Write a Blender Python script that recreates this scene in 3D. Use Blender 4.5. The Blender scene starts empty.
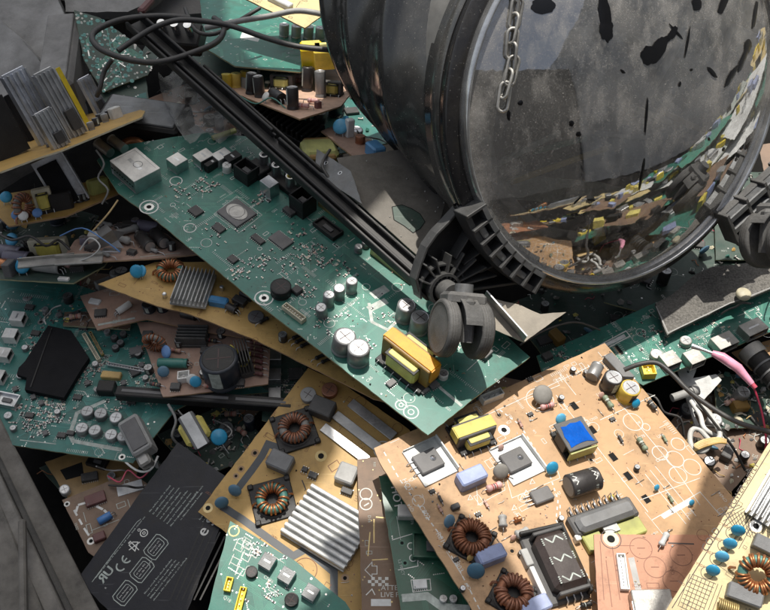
import bpy, math, random
from mathutils import Vector, Matrix, noise
from mathutils.geometry import tessellate_polygon
random.seed(7)
C = bpy.context.scene.collection
sc = bpy.context.scene
R = math.radians
# ------------------------------------------------------------------ camera
F = 900.0; CX = 385.0; CY = 305.0
PITCH = math.atan2(1.0, 0.8)                 # degrees below the horizon
RIGHT = Vector((1, 0, 0)); FWD = Vector((0, math.cos(PITCH), -math.sin(PITCH))); UP = RIGHT.cross(FWD)
TARGET = Vector((0, 0, 0.10)); CAM = TARGET - FWD * 0.90
cd = bpy.data.cameras.new('camera'); co = bpy.data.objects.new('camera', cd); C.objects.link(co)
co.location = CAM; co.rotation_euler = (math.pi/2 - PITCH, 0, 0)
cd.sensor_width = 36; cd.lens = 36 * F / 770; cd.clip_start = 0.02; cd.clip_end = 200
sc.camera = co
def ray(px, py): return FWD + RIGHT * ((px - CX) / F) - UP * ((py - CY) / F)
def onz(px, py, h):                          # measured point at height h (mm) above the ground
    r = ray(px, py); return CAM + r * ((h * .001 - CAM.z) / r.z)
def cam_dir(n): return (RIGHT * n[0] + UP * n[1] - FWD * n[2]).normalized()
def depth(p): return (p - CAM).dot(FWD)
# ------------------------------------------------------------------ materials
MATS = {}
def mat(name, col, rough=.5, metal=0, dust=.35, bump=.15, bscale=900, spec=.5, var=.25, vscale=60, speck=0, coat=0, dustcol=(.27, .25, .22), emit=None, alpha=1):
    if name in MATS: return MATS[name]
    m = bpy.data.materials.new(name); m.use_nodes = True; nt = m.node_tree; N = nt.nodes; Lk = nt.links
    b = N['Principled BSDF']
    geo = N.new('ShaderNodeNewGeometry')
    def noi(scale, detail=4, rough_=.6, off=0):
        v = N.new('ShaderNodeVectorMath'); v.operation = 'ADD'; v.inputs[1].default_value = (off, off * .7, off * 1.3)
        Lk.new(geo.outputs['Position'], v.inputs[0])
        n = N.new('ShaderNodeTexNoise'); n.inputs['Scale'].default_value = scale; n.inputs['Detail'].default_value = detail
        n.inputs['Roughness'].default_value = rough_; Lk.new(v.outputs[0], n.inputs['Vector']); return n
    def mr(src, a, b_, c, d):
        r = N.new('ShaderNodeMapRange'); r.inputs[1].default_value = a; r.inputs[2].default_value = b_
        r.inputs[3].default_value = c; r.inputs[4].default_value = d; Lk.new(src, r.inputs[0]); return r.outputs[0]
    def math_(op, a, b_=None):
        q = N.new('ShaderNodeMath'); q.operation = op
        for i, s in enumerate((a, b_)):
            if s is None: continue
            if isinstance(s, (int, float)): q.inputs[i].default_value = s
            else: Lk.new(s, q.inputs[i])
        return q.outputs[0]
    n1 = noi(vscale, 5, .65, 3.1)
    hv = N.new('ShaderNodeHueSaturation'); hv.inputs['Color'].default_value = (*col, 1)
    oi = N.new('ShaderNodeObjectInfo')
    Lk.new(math_('MULTIPLY', mr(n1.outputs[0], .3, .7, 1 - var, 1 + var), mr(oi.outputs['Random'], 0, 1, .84, 1.14)), hv.inputs['Value']); Lk.new(mr(oi.outputs['Random'], 0, 1, 1.06, .88), hv.inputs['Saturation'])
    n2 = noi(45, 6, .7, 8.7); n3 = noi(700, 3, .7, 1.2)
    sep = N.new('ShaderNodeSeparateXYZ'); Lk.new(geo.outputs['Normal'], sep.inputs[0])
    up = mr(sep.outputs['Z'], -.2, .9, .25, 1)
    d = math_('MULTIPLY', mr(n2.outputs[0], .35, .75, .25, 1), mr(n3.outputs[0], .3, .7, .6, 1.2))
    d = math_('MULTIPLY', d, up); d = math_('MULTIPLY', d, dust * .78)
    if speck:
        vo = N.new('ShaderNodeTexVoronoi'); vo.inputs['Scale'].default_value = 330; Lk.new(geo.outputs['Position'], vo.inputs['Vector'])
        s = mr(vo.outputs['Distance'], .10, .2, 1, 0)
        s = math_('MULTIPLY', s, mr(vo.outputs['Color'], .55, .6, 0, speck)); d = math_('MAXIMUM', d, s)
    cl = N.new('ShaderNodeClamp'); Lk.new(d, cl.inputs[0]); d = cl.outputs[0]
    if name.startswith(('pcb', 'battery', 'castor', 'alu', 'black', 'clip', 'gunmetal', 'plate')):
        st = mr(noi(33, 6, .75, 21).outputs[0], .50, .70, 0, .85); st = math_('MULTIPLY', st, mr(noi(220, 3, .7, 4).outputs[0], .35, .6, .5, 1))
        mg = N.new('ShaderNodeMixRGB'); Lk.new(st, mg.inputs[0]); Lk.new(hv.outputs[0], mg.inputs[1]); mg.inputs[2].default_value = (col[0] * .42 + .012, col[1] * .40 + .01, col[2] * .38 + .006, 1)
        sc_ = None
        for rz, off in ((.6, 2), (-.9, 9)):
            mp = N.new('ShaderNodeMapping'); mp.inputs['Rotation'].default_value = (0, 0, rz); mp.inputs['Scale'].default_value = (14, 420, 420); Lk.new(geo.outputs['Position'], mp.inputs[0])
            nn = N.new('ShaderNodeTexNoise'); nn.inputs['Scale'].default_value = 1; nn.inputs['Detail'].default_value = 2; Lk.new(mp.outputs[0], nn.inputs['Vector'])
            sx = mr(nn.outputs[0], .70, .73, 0, .30); sc_ = sx if sc_ is None else math_('MAXIMUM', sc_, sx)
        mh = N.new('ShaderNodeMixRGB'); Lk.new(sc_, mh.inputs[0]); Lk.new(mg.outputs[0], mh.inputs[1]); mh.inputs[2].default_value = tuple(min(.75, c * 1.5 + .10) for c in col) + (1,)
        hv = mh
    mx = N.new('ShaderNodeMixRGB'); Lk.new(d, mx.inputs[0]); Lk.new(hv.outputs[0], mx.inputs[1]); mx.inputs[2].default_value = (*dustcol, 1)
    Lk.new(mx.outputs[0], b.inputs['Base Color'])
    Lk.new(mr(d, 0, 1, rough, .95), b.inputs['Roughness'])
    if metal: Lk.new(mr(d, 0, .8, metal, 0), b.inputs['Metallic'])
    b.inputs['Specular IOR Level'].default_value = spec
    if coat: b.inputs['Coat Weight'].default_value = coat; b.inputs['Coat Roughness'].default_value = .08
    if bump:
        n4 = noi(bscale, 3, .6, 5); bp = N.new('ShaderNodeBump'); bp.inputs['Strength'].default_value = bump; bp.inputs['Distance'].default_value = .0004
        Lk.new(n4.outputs[0], bp.inputs['Height']); Lk.new(bp.outputs[0], b.inputs['Normal'])
    MATS[name] = m; return m
G = {}
def g(k, *a, **kw): G[k] = mat(k, *a, **kw)
g('pcb_green', (.012, .155, .115), .33, dust=.22, var=.22, vscale=25, bump=.05)
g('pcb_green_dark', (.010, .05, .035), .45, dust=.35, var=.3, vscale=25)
g('pcb_teal', (.014, .16, .135), .42, dust=.28, var=.3, vscale=25)
g('pcb_deep', (.004, .075, .040), .35, dust=.12, var=.2, vscale=25)
g('pcb_orange', (.48, .28, .125), .5, dust=.25, var=.16, vscale=22, bump=.06, dustcol=(.4, .33, .26))
g('pcb_rust', (.40, .155, .06), .5, dust=.07, var=.12, vscale=18, dustcol=(.4, .3, .2))
g('pcb_tan', (.52, .32, .095), .5, dust=.18, var=.14, vscale=20, dustcol=(.35, .3, .2))
g('pcb_brown', (.19, .11, .062), .55, dust=.3, var=.2, vscale=20)
g('pcb_cream', (.60, .47, .22), .5, dust=.15, var=.08, vscale=20, dustcol=(.45, .4, .3))
g('pcb_pink_lit', (.60, .39, .28), .55, dust=.3, var=.2)  # pcb_pink brightened, sunlight put into the board colour
g('pcb_pink', (.36, .22, .16), .55, dust=.35, var=.2)
g('fr4_edge', (.30, .30, .17), .7, dust=.3)
g('paper_edge', (.38, .24, .13), .8, dust=.3)
g('trace_green', (.04, .24, .165), .38, dust=.25, bump=0)
g('trace_teal', (.04, .25, .22), .38, dust=.25, bump=0)
g('trace_deep', (.012, .12, .07), .35, dust=.1, bump=0)
g('trace_orange', (.5, .28, .13), .45, dust=.15, bump=0)
g('trace_navy', (.035, .045, .055), .45, dust=.15, bump=0)
g('silk', (.66, .66, .62), .6, dust=.25, bump=0, var=.2, vscale=200)
g('silk_dim', (.42, .47, .43), .6, dust=.35, bump=0, var=.35, vscale=200)
g('silk_black', (.05, .035, .03), .6, dust=.12, bump=0)
g('silk_brown', (.20, .07, .03), .6, dust=.1, bump=0)
g('hole', (.004, .004, .004), .9, dust=0, bump=0)
g('solder', (.62, .62, .6), .32, 1, dust=.35, bump=.3)
g('tin', (.60, .61, .62), .3, 1, dust=.35, bump=.2)
g('tin_dirty', (.50, .49, .46), .42, 1, dust=.8, bump=.3)
g('clip', (.03, .03, .031), .5, dust=.45, bump=.3, dustcol=(.2, .2, .19))
g('tuner', (.80, .77, .70), .5, .0, dust=.25, bump=.3)
g('alu', (.56, .57, .58), .35, .9, dust=.3, bump=.2)
g('alu_white', (.58, .59, .58), .45, .35, dust=.35, bump=.15)
g('alu_blue', (.68, .72, .80), .35, .9, dust=.3, bump=.2)
g('gunmetal', (.16, .17, .18), .42, .6, dust=.5, bump=.3)
g('plate_dust', (.11, .10, .085), .6, .3, dust=.5, bump=.5)
g('black', (.011, .011, .012), .45, dust=.13, spec=.35, bump=.2)
g('black_gloss', (.012, .012, .014), .15, dust=.18, bump=.08, speck=.5)
g('drum_gloss', (.03, .032, .033), .12, dust=.45, bump=.05, speck=.8, coat=.6)
g('black_dusty', (.03, .03, .03), .6, dust=.62, bump=.4)
g('castor', (.06, .06, .06), .6, dust=.9, bump=.7, var=.4, speck=.5, dustcol=(.2, .195, .185))
g('chip', (.03, .03, .032), .5, dust=.4, bump=.15)
g('chip_grey', (.10, .10, .105), .5, dust=.5)
g('core', (.06, .06, .062), .55, dust=.35, bump=.4)
g('core_grey', (.14, .145, .15), .5, dust=.35, bump=.3)
g('sleeve', (.022, .02, .022), .3, dust=.25, bump=.05)
g('sleeve_brown', (.035, .022, .02), .28, dust=.22, bump=.05)
g('sleeve_navy', (.012, .02, .035), .3, dust=.3, bump=.05)
g('sleeve_yellow', (.62, .43, .03), .35, dust=.2)
g('sleeve_grey', (.30, .30, .30), .4, .5, dust=.3)
g('sleeve_green', (.02, .16, .13), .3, dust=.2)
g('sleeve_purple', (.13, .12, .17), .35, dust=.3)
g('tape_yellow', (.66, .56, .12), .4, dust=.15, bump=.1)
g('tape_bright', (.82, .62, .02), .4, dust=.08, bump=.1)
g('tape_orange', (.80, .33, .01), .4, dust=.12, bump=.2)
g('tape_green', (.42, .43, .12), .45, dust=.3)
g('tape_blue', (.003, .10, .50), .35, dust=.0, spec=.1, bump=.6, bscale=300)
g('tape_amber', (.28, .16, .035), .35, dust=.2)
g('lavender', (.30, .36, .58), .45, dust=.2)
g('box_blue', (.03, .20, .42), .4, dust=.2)
g('disc_blue', (.03, .32, .55), .35, dust=.1)
g('disc_dull', (.06, .18, .28), .45, dust=.35)
g('disc_grey', (.22, .21, .19), .6, dust=.4)
g('copper', (.48, .20, .085), .35, .75, dust=.15, bump=.1)
g('copper_dark', (.30, .11, .05), .4, .6, dust=.3)
g('toroid_green', (.06, .22, .18), .5, dust=.15)
g('plastic_white', (.72, .71, .67), .45, dust=.2)
g('plastic_cream', (.60, .55, .40), .5, dust=.3)
g('plastic_grey', (.33, .33, .32), .5, dust=.4)
g('res_body', (.50, .30, .24), .5, dust=.1); g('res_pink', (.62, .36, .34), .5, dust=.1); g('res_green', (.20, .26, .17), .5, dust=.2)
g('band_red', (.4, .03, .02), .5, dust=.1); g('band_dark', (.05, .02, .02), .5, dust=.1)
g('wire_black', (.022, .022, .024), .45, dust=.4)
g('wire_white', (.66, .66, .63), .45, dust=.25)
g('wire_grey', (.30, .30, .29), .5, dust=.4)
g('wire_tan', (.62, .42, .16), .45, dust=.15)
g('wire_red', (.55, .05, .10), .35, dust=.1)
g('wire_blue', (.08, .22, .5), .4, dust=.15)
g('pink_sleeve', (.72, .28, .40), .25, dust=.05)
g('gold', (.55, .42, .18), .4, .7, dust=.4)
g('concrete', (.22, .215, .21), .9, dust=.5, bump=1.6, bscale=160, var=.45, vscale=22, dustcol=(.36, .35, .33))
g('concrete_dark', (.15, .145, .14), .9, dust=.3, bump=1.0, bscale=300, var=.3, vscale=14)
g('rail', (.15, .14, .125), .85, dust=.55, bump=.9, bscale=400, var=.5, vscale=45, dustcol=(.24, .22, .19))
g('rail_dark', (.05, .05, .05), .7, dust=.5, bump=.6)
g('battery', (.010, .011, .017), .36, dust=.05, spec=.28, bump=.25, bscale=500)
g('foam', (.10, .095, .088), .9, dust=.45, bump=2.0, bscale=260, var=.95, vscale=520, dustcol=(.36, .34, .30))
g('bag', (.42, .42, .40), .5, dust=.5)
g('soil', (.010, .0095, .009), .95, dust=.03, spec=.1, bump=1.5, bscale=120)
g('beige', (.36, .32, .26), .7, .1, dust=.6, bump=.5)
g('label_white', (.62, .63, .62), .5, dust=.3)
g('heat_black', (.008, .008, .010), .75, dust=.04, spec=.2)
g('dark_red', (.12, .03, .03), .5, dust=.3)
g('chrome', (.75, .76, .78), .12, 1, dust=.2)
g('stain', (.004, .004, .005), .25, dust=0, bump=0)
# ------------------------------------------------------------------ mesh builder
class MB:
    def __init__(s): s.v = []; s.f = []; s.mi = []; s.sm = []; s.mats = []; s.m = Matrix.Identity(4)
    def mid(s, m):
        if m not in s.mats: s.mats.append(m)
        return s.mats.index(m)
    def add(s, vs, fs, m, smooth=False):
        o = len(s.v); s.v += [s.m @ Vector(p) for p in vs]; k = s.mid(m)
        for f in fs: s.f.append([o + i for i in f]); s.mi.append(k); s.sm.append(smooth)
    def box(s, c, d, m, rot=0, b=0):
        x, y, z = (q / 2 for q in d); b = min(b, x * .8, y * .8, z * .9)
        cr, sr = math.cos(rot), math.sin(rot)
        def T(p): return (c[0] + p[0] * cr - p[1] * sr, c[1] + p[0] * sr + p[1] * cr, c[2] + p[2])
        if b <= 0:
            vs = [(i, j, k) for k in (-z, z) for i, j in ((-x, -y), (x, -y), (x, y), (-x, y))]
            fs = [(0, 3, 2, 1), (4, 5, 6, 7), (0, 1, 5, 4), (1, 2, 6, 5), (2, 3, 7, 6), (3, 0, 4, 7)]
            s.add([T(p) for p in vs], fs, m); return
        def ring(xx, yy, zz, bb): return [(-xx + bb, -yy, zz), (xx - bb, -yy, zz), (xx, -yy + bb, zz), (xx, yy - bb, zz), (xx - bb, yy, zz), (-xx + bb, yy, zz), (-xx, yy - bb, zz), (-xx, -yy + bb, zz)]
        vs = ring(x, y, -z, b) + ring(x, y, z - b, b) + ring(x - b, y - b, z, b * .4)
        fs = [tuple(range(7, -1, -1)), tuple(range(16, 24))]
        for L in (0, 8):
            for i in range(8): j = (i + 1) % 8; fs.append((L + i, L + j, L + 8 + j, L + 8 + i))
        s.add([T(p) for p in vs], fs, m)
    def cyl(s, a, b, r0, m, r1=None, seg=16, caps=True, capm=None, smooth=True):
        a = Vector(a); b = Vector(b); r1 = r0 if r1 is None else r1; w = (b - a).normalized()
        u = w.orthogonal().normalized(); v = w.cross(u)
        A = [a + (u * math.cos(t) + v * math.sin(t)) * r0 for t in [2 * math.pi * i / seg for i in range(seg)]]
        B_ = [b + (u * math.cos(t) + v * math.sin(t)) * r1 for t in [2 * math.pi * i / seg for i in range(seg)]]
        s.add(A + B_, [(i, (i + 1) % seg, seg + (i + 1) % seg, seg + i) for i in range(seg)], m, smooth)
        if caps:
            s.add(A, [tuple(range(seg - 1, -1, -1))], m); s.add(B_, [tuple(range(seg))], capm or m)
    def tube(s, path, r, m, seg=8, closed=False, caps=True):
        P = [Vector(p) for p in path]; n = len(P); rings = []; up = None
        for i in range(n):
            a = P[(i - 1) % n] if (closed or i > 0) else P[i]; b = P[(i + 1) % n] if (closed or i < n - 1) else P[i]
            t = (b - a).normalized() if (b - a).length > 1e-9 else Vector((0, 0, 1))
            if up is None: up = t.orthogonal().normalized()
            up = (up - t * up.dot(t)); up = up.normalized() if up.length > 1e-6 else t.orthogonal().normalized()
            w = t.cross(up); rr = r[i] if isinstance(r, (list, tuple)) else r
            rings.append([P[i] + (up * math.cos(q) + w * math.sin(q)) * rr for q in [2 * math.pi * k / seg for k in range(seg)]])
        vs = [p for rg in rings for p in rg]; fs = []
        for i in range(n if closed else n - 1):
            j = (i + 1) % n
            for k in range(seg): l = (k + 1) % seg; fs.append((i * seg + k, i * seg + l, j * seg + l, j * seg + k))
        s.add(vs, fs, m, True)
        if caps and not closed: s.add(rings[0], [tuple(range(seg - 1, -1, -1))], m); s.add(rings[-1], [tuple(range(seg))], m)
    def lathe(s, prof, m, seg=24, a0=0, a1=2 * math.pi, smooth=True, origin=(0, 0, 0)):
        full = abs(a1 - a0 - 2 * math.pi) < 1e-6; n = seg if full else seg + 1; vs = []
        for r, z in prof:
            for i in range(n):
                t = a0 + (a1 - a0) * i / seg; vs.append((origin[0] + r * math.cos(t), origin[1] + r * math.sin(t), origin[2] + z))
        fs = []
        for j in range(len(prof) - 1):
            for i in range(seg): k = (i + 1) % n; fs.append((j * n + i, j * n + k, (j + 1) * n + k, (j + 1) * n + i))
        s.add(vs, fs, m, smooth)
    def prism(s, poly, z0, z1, m, side=None):
        n = len(poly); area = sum(poly[i][0] * poly[(i + 1) % n][1] - poly[(i + 1) % n][0] * poly[i][1] for i in range(n))
        if area < 0: poly = poly[::-1]
        tri = tessellate_polygon([[Vector((p[0], p[1], 0)) for p in poly]])
        def fix(t):
            a, b, c = (poly[i] for i in t); return t if (b[0]-a[0])*(c[1]-a[1]) - (c[0]-a[0])*(b[1]-a[1]) > 0 else t[::-1]
        tri = [fix(tuple(t)) for t in tri]
        s.add([(p[0], p[1], z1) for p in poly], tri, m)
        if z0 is None: return
        s.add([(p[0], p[1], z0) for p in poly], [t[::-1] for t in tri], m)
        s.add([(p[0], p[1], z0) for p in poly] + [(p[0], p[1], z1) for p in poly], [(i, (i + 1) % n, n + (i + 1) % n, n + i) for i in range(n)], side or m)
    def strip(s, pts, w, z, m, closed=False):
        P = [Vector((p[0], p[1])) for p in pts]; n = len(P); L = []; Rr = []
        for i in range(n):
            a = P[(i - 1) % n] if (closed or i > 0) else None; b = P[(i + 1) % n] if (closed or i < n - 1) else None
            d1 = (P[i] - a).normalized() if a is not None and (P[i] - a).length > 1e-9 else None
            d2 = (b - P[i]).normalized() if b is not None and (b - P[i]).length > 1e-9 else None
            if d1 is None: d1 = d2
            if d2 is None: d2 = d1
            if d1 is None: return
            n1 = Vector((-d1.y, d1.x)); n2 = Vector((-d2.y, d2.x)); q = n1 + n2
            q = q.normalized() if q.length > 1e-6 else n1; k = w / 2 / max(.4, q.dot(n1))
            L.append(P[i] + q * k); Rr.append(P[i] - q * k)
        vs = [(p.x, p.y, z) for p in L] + [(p.x, p.y, z) for p in Rr]; fs = []
        for i in range(n if closed else n - 1): j = (i + 1) % n; fs.append((i, n + i, n + j, j))
        s.add(vs, fs, m)
    def disc(s, c, r, z, m, seg=14, sx=1): s.add([(c[0] + r * sx * math.cos(2 * math.pi * i / seg), c[1] + r * math.sin(2 * math.pi * i / seg), z) for i in range(seg)], [tuple(range(seg))], m)
    def circ(s, c, r, w, z, m, seg=20): s.strip([(c[0] + r * math.cos(2 * math.pi * i / seg), c[1] + r * math.sin(2 * math.pi * i / seg)) for i in range(seg)], w, z, m, True)
    def build(s, name, parent=None, loc=(0, 0, 0), rot=None):
        me = bpy.data.meshes.new(name); me.from_pydata([tuple(p) for p in s.v], [], s.f)
        for m in s.mats: me.materials.append(m)
        me.polygons.foreach_set('material_index', s.mi); me.polygons.foreach_set('use_smooth', s.sm); me.update()
        o = bpy.data.objects.new(name, me); C.objects.link(o); o.location = loc
        if rot: o.rotation_euler = rot
        if parent: o.parent = parent
        return o
def tag(o, label=None, cat=None, group=None, kind=None):
    if label: o['label'] = label
    if cat: o['category'] = cat
    if group: o['group'] = group
    if kind: o['kind'] = kind
    return o
# ------------------------------------------------------------------ lettering
_glyph = {}
def glyph(txt):
    if txt not in _glyph:
        cu = bpy.data.curves.new('t', 'FONT'); cu.body = txt; cu.resolution_u = 3; ob = bpy.data.objects.new('t', cu)
        me = bpy.data.meshes.new_from_object(ob)
        vs = [tuple(v.co) for v in me.vertices]; fs = [tuple(p.vertices) for p in me.polygons]
        xs = [v[0] for v in vs] or [0]; w = max(xs) - min(xs)
        _glyph[txt] = ([(v[0] - min(xs), v[1]) for v in vs], fs, w)
        bpy.data.objects.remove(ob); bpy.data.curves.remove(cu); bpy.data.meshes.remove(me)
    return _glyph[txt]
def text(mb, txt, x, y, size, ang, z, m, mirror=False, shear=0, bold=0):
    vs, fs, w = glyph(txt); c, s_ = math.cos(ang), math.sin(ang); k = size / .7; out = []
    for vx, vy in vs:
        vx = (w - vx) if mirror else vx
        vx += vy * shear; vx *= k; vy *= k; out.append((x + vx * c - vy * s_, y + vx * s_ + vy * c, z))
    mb.add(out, [f[::-1] for f in fs] if mirror else fs, m)
    if bold:
        mb.add([(p[0] + bold * c, p[1] + bold * s_, p[2] + 1e-5) for p in out], [f[::-1] for f in fs] if mirror else fs, m)
def inside(p, poly):
    r = False; n = len(poly)
    for i in range(n):
        a, b = poly[i], poly[(i + 1) % n]
        if (a[1] > p[1]) != (b[1] > p[1]) and p[0] < (b[0] - a[0]) * (p[1] - a[1]) / (b[1] - a[1]) + a[0]: r = not r
    return r
# ------------------------------------------------------------------ a board and what is soldered to it
REF = 'R C D L Q U J ZD IC CN'.split()
class Board:
    def __init__(s, name, label, cat, anchor, n, xdir, poly, m, t=1.6, edge='fr4_edge', group=None, kind=None, panel='board_panel', jag=.0003):
        s.n = cam_dir(n); s.o = onz(*anchor); a, b = (s.hit(*p) for p in xdir)
        X = (b - a).normalized(); Y = s.n.cross(X)
        s.M = Matrix((X, Y, s.n)).transposed().to_4x4(); s.M.translation = s.o; s.I = s.M.inverted()
        s.e = bpy.data.objects.new(name, None); C.objects.link(s.e); s.e.matrix_world = s.M; s.e.empty_display_size = .01
        tag(s.e, label, cat, group, kind); s.poly = [s.uv(*p) for p in poly]; s.cover = []
        q = s.poly
        if jag:
            q = []; n_ = len(s.poly)
            for i in range(n_):
                a = Vector(s.poly[i]); b = Vector(s.poly[(i + 1) % n_]); k = max(1, int((b - a).length / (.012 if jag > .0005 else .006)))
                for j in range(k): p = a.lerp(b, j / k); q.append((p.x + random.uniform(-jag, jag), p.y + random.uniform(-jag, jag)))
        s.pm = MB(); s.pm.prism(q, -t * .001, 0, G[m], G[edge]); s.pname = panel
        s.silk = MB(); s.trace = MB(); s.smdm = MB(); s.rnd = random.Random(len(label) * 31 + int(anchor[0]))
        s.xs = [p[0] for p in s.poly]; s.ys = [p[1] for p in s.poly]
    def hit(s, px, py):
        r = ray(px, py); return CAM + r * ((s.o - CAM).dot(s.n) / r.dot(s.n))
    def uv(s, px, py): p = s.I @ s.hit(px, py); return (p.x, p.y)
    def k(s, px, py): return depth(s.hit(px, py)) / F
    def ang(s, px, py, a):
        if isinstance(a, tuple):
            p = s.uv(px, py); q = s.uv(px + a[0], py + a[1]); return math.atan2(q[1] - p[1], q[0] - p[0])
        return R(a)
    def put(s, mb, name, px, py, a=0, z=0):
        u = s.uv(px, py); j = s.rnd.gauss; return mb.build(name, s.e, (u[0], u[1], z), (j(0, .045 if name == 'capacitor' else .014), j(0, .045 if name == 'capacitor' else .014), s.ang(px, py, a) + j(0, .022)))
    # --- components, sizes in pixels at that place
    def cap(s, px, py, r, h, sleeve='sleeve', top='alu', a=0, name='capacitor', tilt=None):
        k = s.k(px, py); r *= k; h *= k; mb = MB(); sl = G[sleeve]; seg = 20
        mb.lathe([(r, 0), (r, h * .10), (r * .94, h * .13), (r * .94, h * .16), (r, h * .20), (r, h * .95), (r * .95, h * .985), (r * .86, h)], sl, seg)
        mb.lathe([(r * .86, h), (r * .80, h * .985), (.0001, h * .985)], G[top], seg, smooth=False)
        for q in (0, math.pi / 2): mb.box((0, 0, h * .987), (r * 1.3, r * .07, h * .006), G['band_dark'], q)
        if sleeve in ('sleeve', 'sleeve_navy', 'sleeve_brown', 'sleeve_yellow') and r > 3 * k:
            mb.lathe([(r * 1.01, h * .22), (r * 1.01, h * .93)], G['silk_dim'] if sleeve != 'sleeve_yellow' else G['silk_black'], 4, -2.1, -1.5)
        o = s.put(mb, name, px, py, a)
        if tilt: o.rotation_euler = (tilt[0], tilt[1], 0)
        return o
    def capl(s, px, py, r, L, a, sleeve='sleeve', end='alu', marks=0, name='capacitor', z=0):
        k = s.k(px, py); r *= k; L *= k; mb = MB(); mb.m = Matrix.Translation((0, 0, r)) @ Matrix.Rotation(R(90), 4, 'Y')
        h = L
        mb.lathe([(.0001, -h/2), (r * .85, -h/2), (r * .97, -h * .48), (r, -h * .46), (r, h * .33), (r * .93, h * .36), (r * .93, h * .39), (r, h * .43), (r, h * .49), (r * .9, h * .5)], G[sleeve], 24)
        mb.add([(r * .9 * math.cos(2*math.pi*i/24), r * .9 * math.sin(2*math.pi*i/24), h * .5) for i in range(24)], [tuple(range(24))], G['black'])
        mb.add([(r * .8 * math.cos(2*math.pi*i/24), -r * .8 * math.sin(2*math.pi*i/24), -h * .5005) for i in range(24)], [tuple(range(24))], G[end])
        mb.m = Matrix.Identity(4)
        for y in (-.35, .35): mb.tube([(L/2, y * r, r), (L/2 + 2.5 * k, y * r, r * .9), (L/2 + 4 * k, y * r, 0)], .45 * k, G['tin'], 6)
        o = s.put(mb, name, px, py, a, z)
        if marks:
            mk = MB()
            def cp(x, t, e=1.008): return (x, -r * e * math.sin(t), r + r * e * math.cos(t))
            n = marks
            for j in range(n):
                x = -L * .36 + j * L * .66 / max(1, n - 1)
                for t0, t1, dx in ((-.42, -.18, .045), (-.18, .0, -.045), (0, .18, .045), (.18, .42, -.045)):   # arrow-like band
                    mk.add([cp(x - dx * L, t0), cp(x + dx * L, t1), cp(x + dx * L + L * .04, t1), cp(x - dx * L + L * .04, t0)], [(0, 1, 2, 3)], G['silk'])
                for t in (.85, 1.1):
                    for q in range(4): mk.add([cp(x + (q - 2) * L * .022, t), cp(x + (q - 2) * L * .022 + L * .012, t), cp(x + (q - 2) * L * .022 + L * .012, t + .14), cp(x + (q - 2) * L * .022, t + .14)], [(0, 1, 2, 3)], G['silk_dim'])
                for t in (-.75, -1.0):
                    for q in range(5): mk.add([cp(x + (q - 2) * L * .022, t), cp(x + (q - 2) * L * .022 + L * .012, t), cp(x + (q - 2) * L * .022 + L * .012, t + .14), cp(x + (q - 2) * L * .022, t + .14)], [(0, 1, 2, 3)], G['silk_dim'])
            mk.build('printed_mark', o)
        return o
    def box(s, px, py, sx, sy, h, a=0, m='black', name='relay', b=.8, z=0):
        k = s.k(px, py); mb = MB(); mb.box((0, 0, h * k / 2), (sx * k, sy * k, h * k), G[m], 0, b * k); return s.put(mb, name, px, py, a, z * k)
    def film(s, px, py, sx, sy, h, a=0, m='lavender'): return s.box(px, py, sx, sy, h, a, m, 'film_capacitor', 1.6)
    def ic(s, px, py, sx, sy, h=2.5, a=0, m='chip', pins=True, quad=False, name='chip'):
        k = s.k(px, py); X, Y, H = sx * k, sy * k, h * k; mb = MB(); mb.box((0, 0, H / 2 + .3 * k), (X, Y, H), G[m], 0, .5 * k)
        mb.disc((-X * .38, -Y * .32), .7 * k, H + .3 * k + 2e-5, G['chip_grey'], 8)
        if pins:
            n = max(3, int(sx / 2))
            for i in range(n):
                x = -X * .45 + .9 * X * i / (n - 1)
                for y in (-1, 1): mb.box((x, y * (Y / 2 + .6 * k), .5 * k), (.7 * k, 1.4 * k, .5 * k), G['solder'])
            if quad:
                n = max(3, int(sy / 2))
                for i in range(n):
                    y = -Y * .45 + .9 * Y * i / (n - 1)
                    for x in (-1, 1): mb.box((x * (X / 2 + .6 * k), y, .5 * k), (1.4 * k, .7 * k, .5 * k), G['solder'])
        return s.put(mb, name, px, py, a)
    def trafo(s, px, py, sx, sy, h, a=0, core='core', tape='tape_yellow', top=None, pins=6, name='transformer'):
        k = s.k(px, py); X, Y, H = sx * k, sy * k, h * k; e = s.put(MB(), name, px, py, a)
        mb = MB(); mb.box((0, 0, H * .07), (X * .98, Y, H * .14), G['black'], 0, .6 * k)
        for i in range(pins):
            x = -X * .42 + .84 * X * i / max(1, pins - 1)
            for y in (-1, 1):
                mb.tube([(x, y * Y * .46, H * .14), (x, y * (Y * .56), H * .12), (x, y * (Y * .60), 0)], .5 * k, G['tin'], 6)
        mb.build('bobbin', e)
        mb = MB(); d = Y * .5
        for x in (-1, 1): mb.box((x * X * .41, 0, H * .53), (X * .18, d, H * .78), G[core], 0, .5 * k)
        mb.box((0, 0, H * .925), (X, d * .98, H * .15), G[core], 0, .8 * k); mb.build('core', e)
        mb = MB(); mb.box((0, 0, H * .49), (X * .62, Y * .92, H * .68), G[tape], 0, 2.2 * k)
        for z in (.2, .8): mb.box((0, 0, H * z), (X * .64, Y * .97, H * .03), G['black'], 0, .4 * k)
        mb.build('winding', e)
        if top:
            mb = MB(); mb.box((0, 0, H * 1.015), (X * 1.02, d * .72, H * .05), G[top], 0, .3 * k)
            mb.box((-X * .515, 0, H * .7), (X * .03, d * .72, H * .6), G[top]); mb.box((X * .515, 0, H * .7), (X * .03, d * .72, H * .6), G[top]); mb.build('tape', e)
        return e
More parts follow.
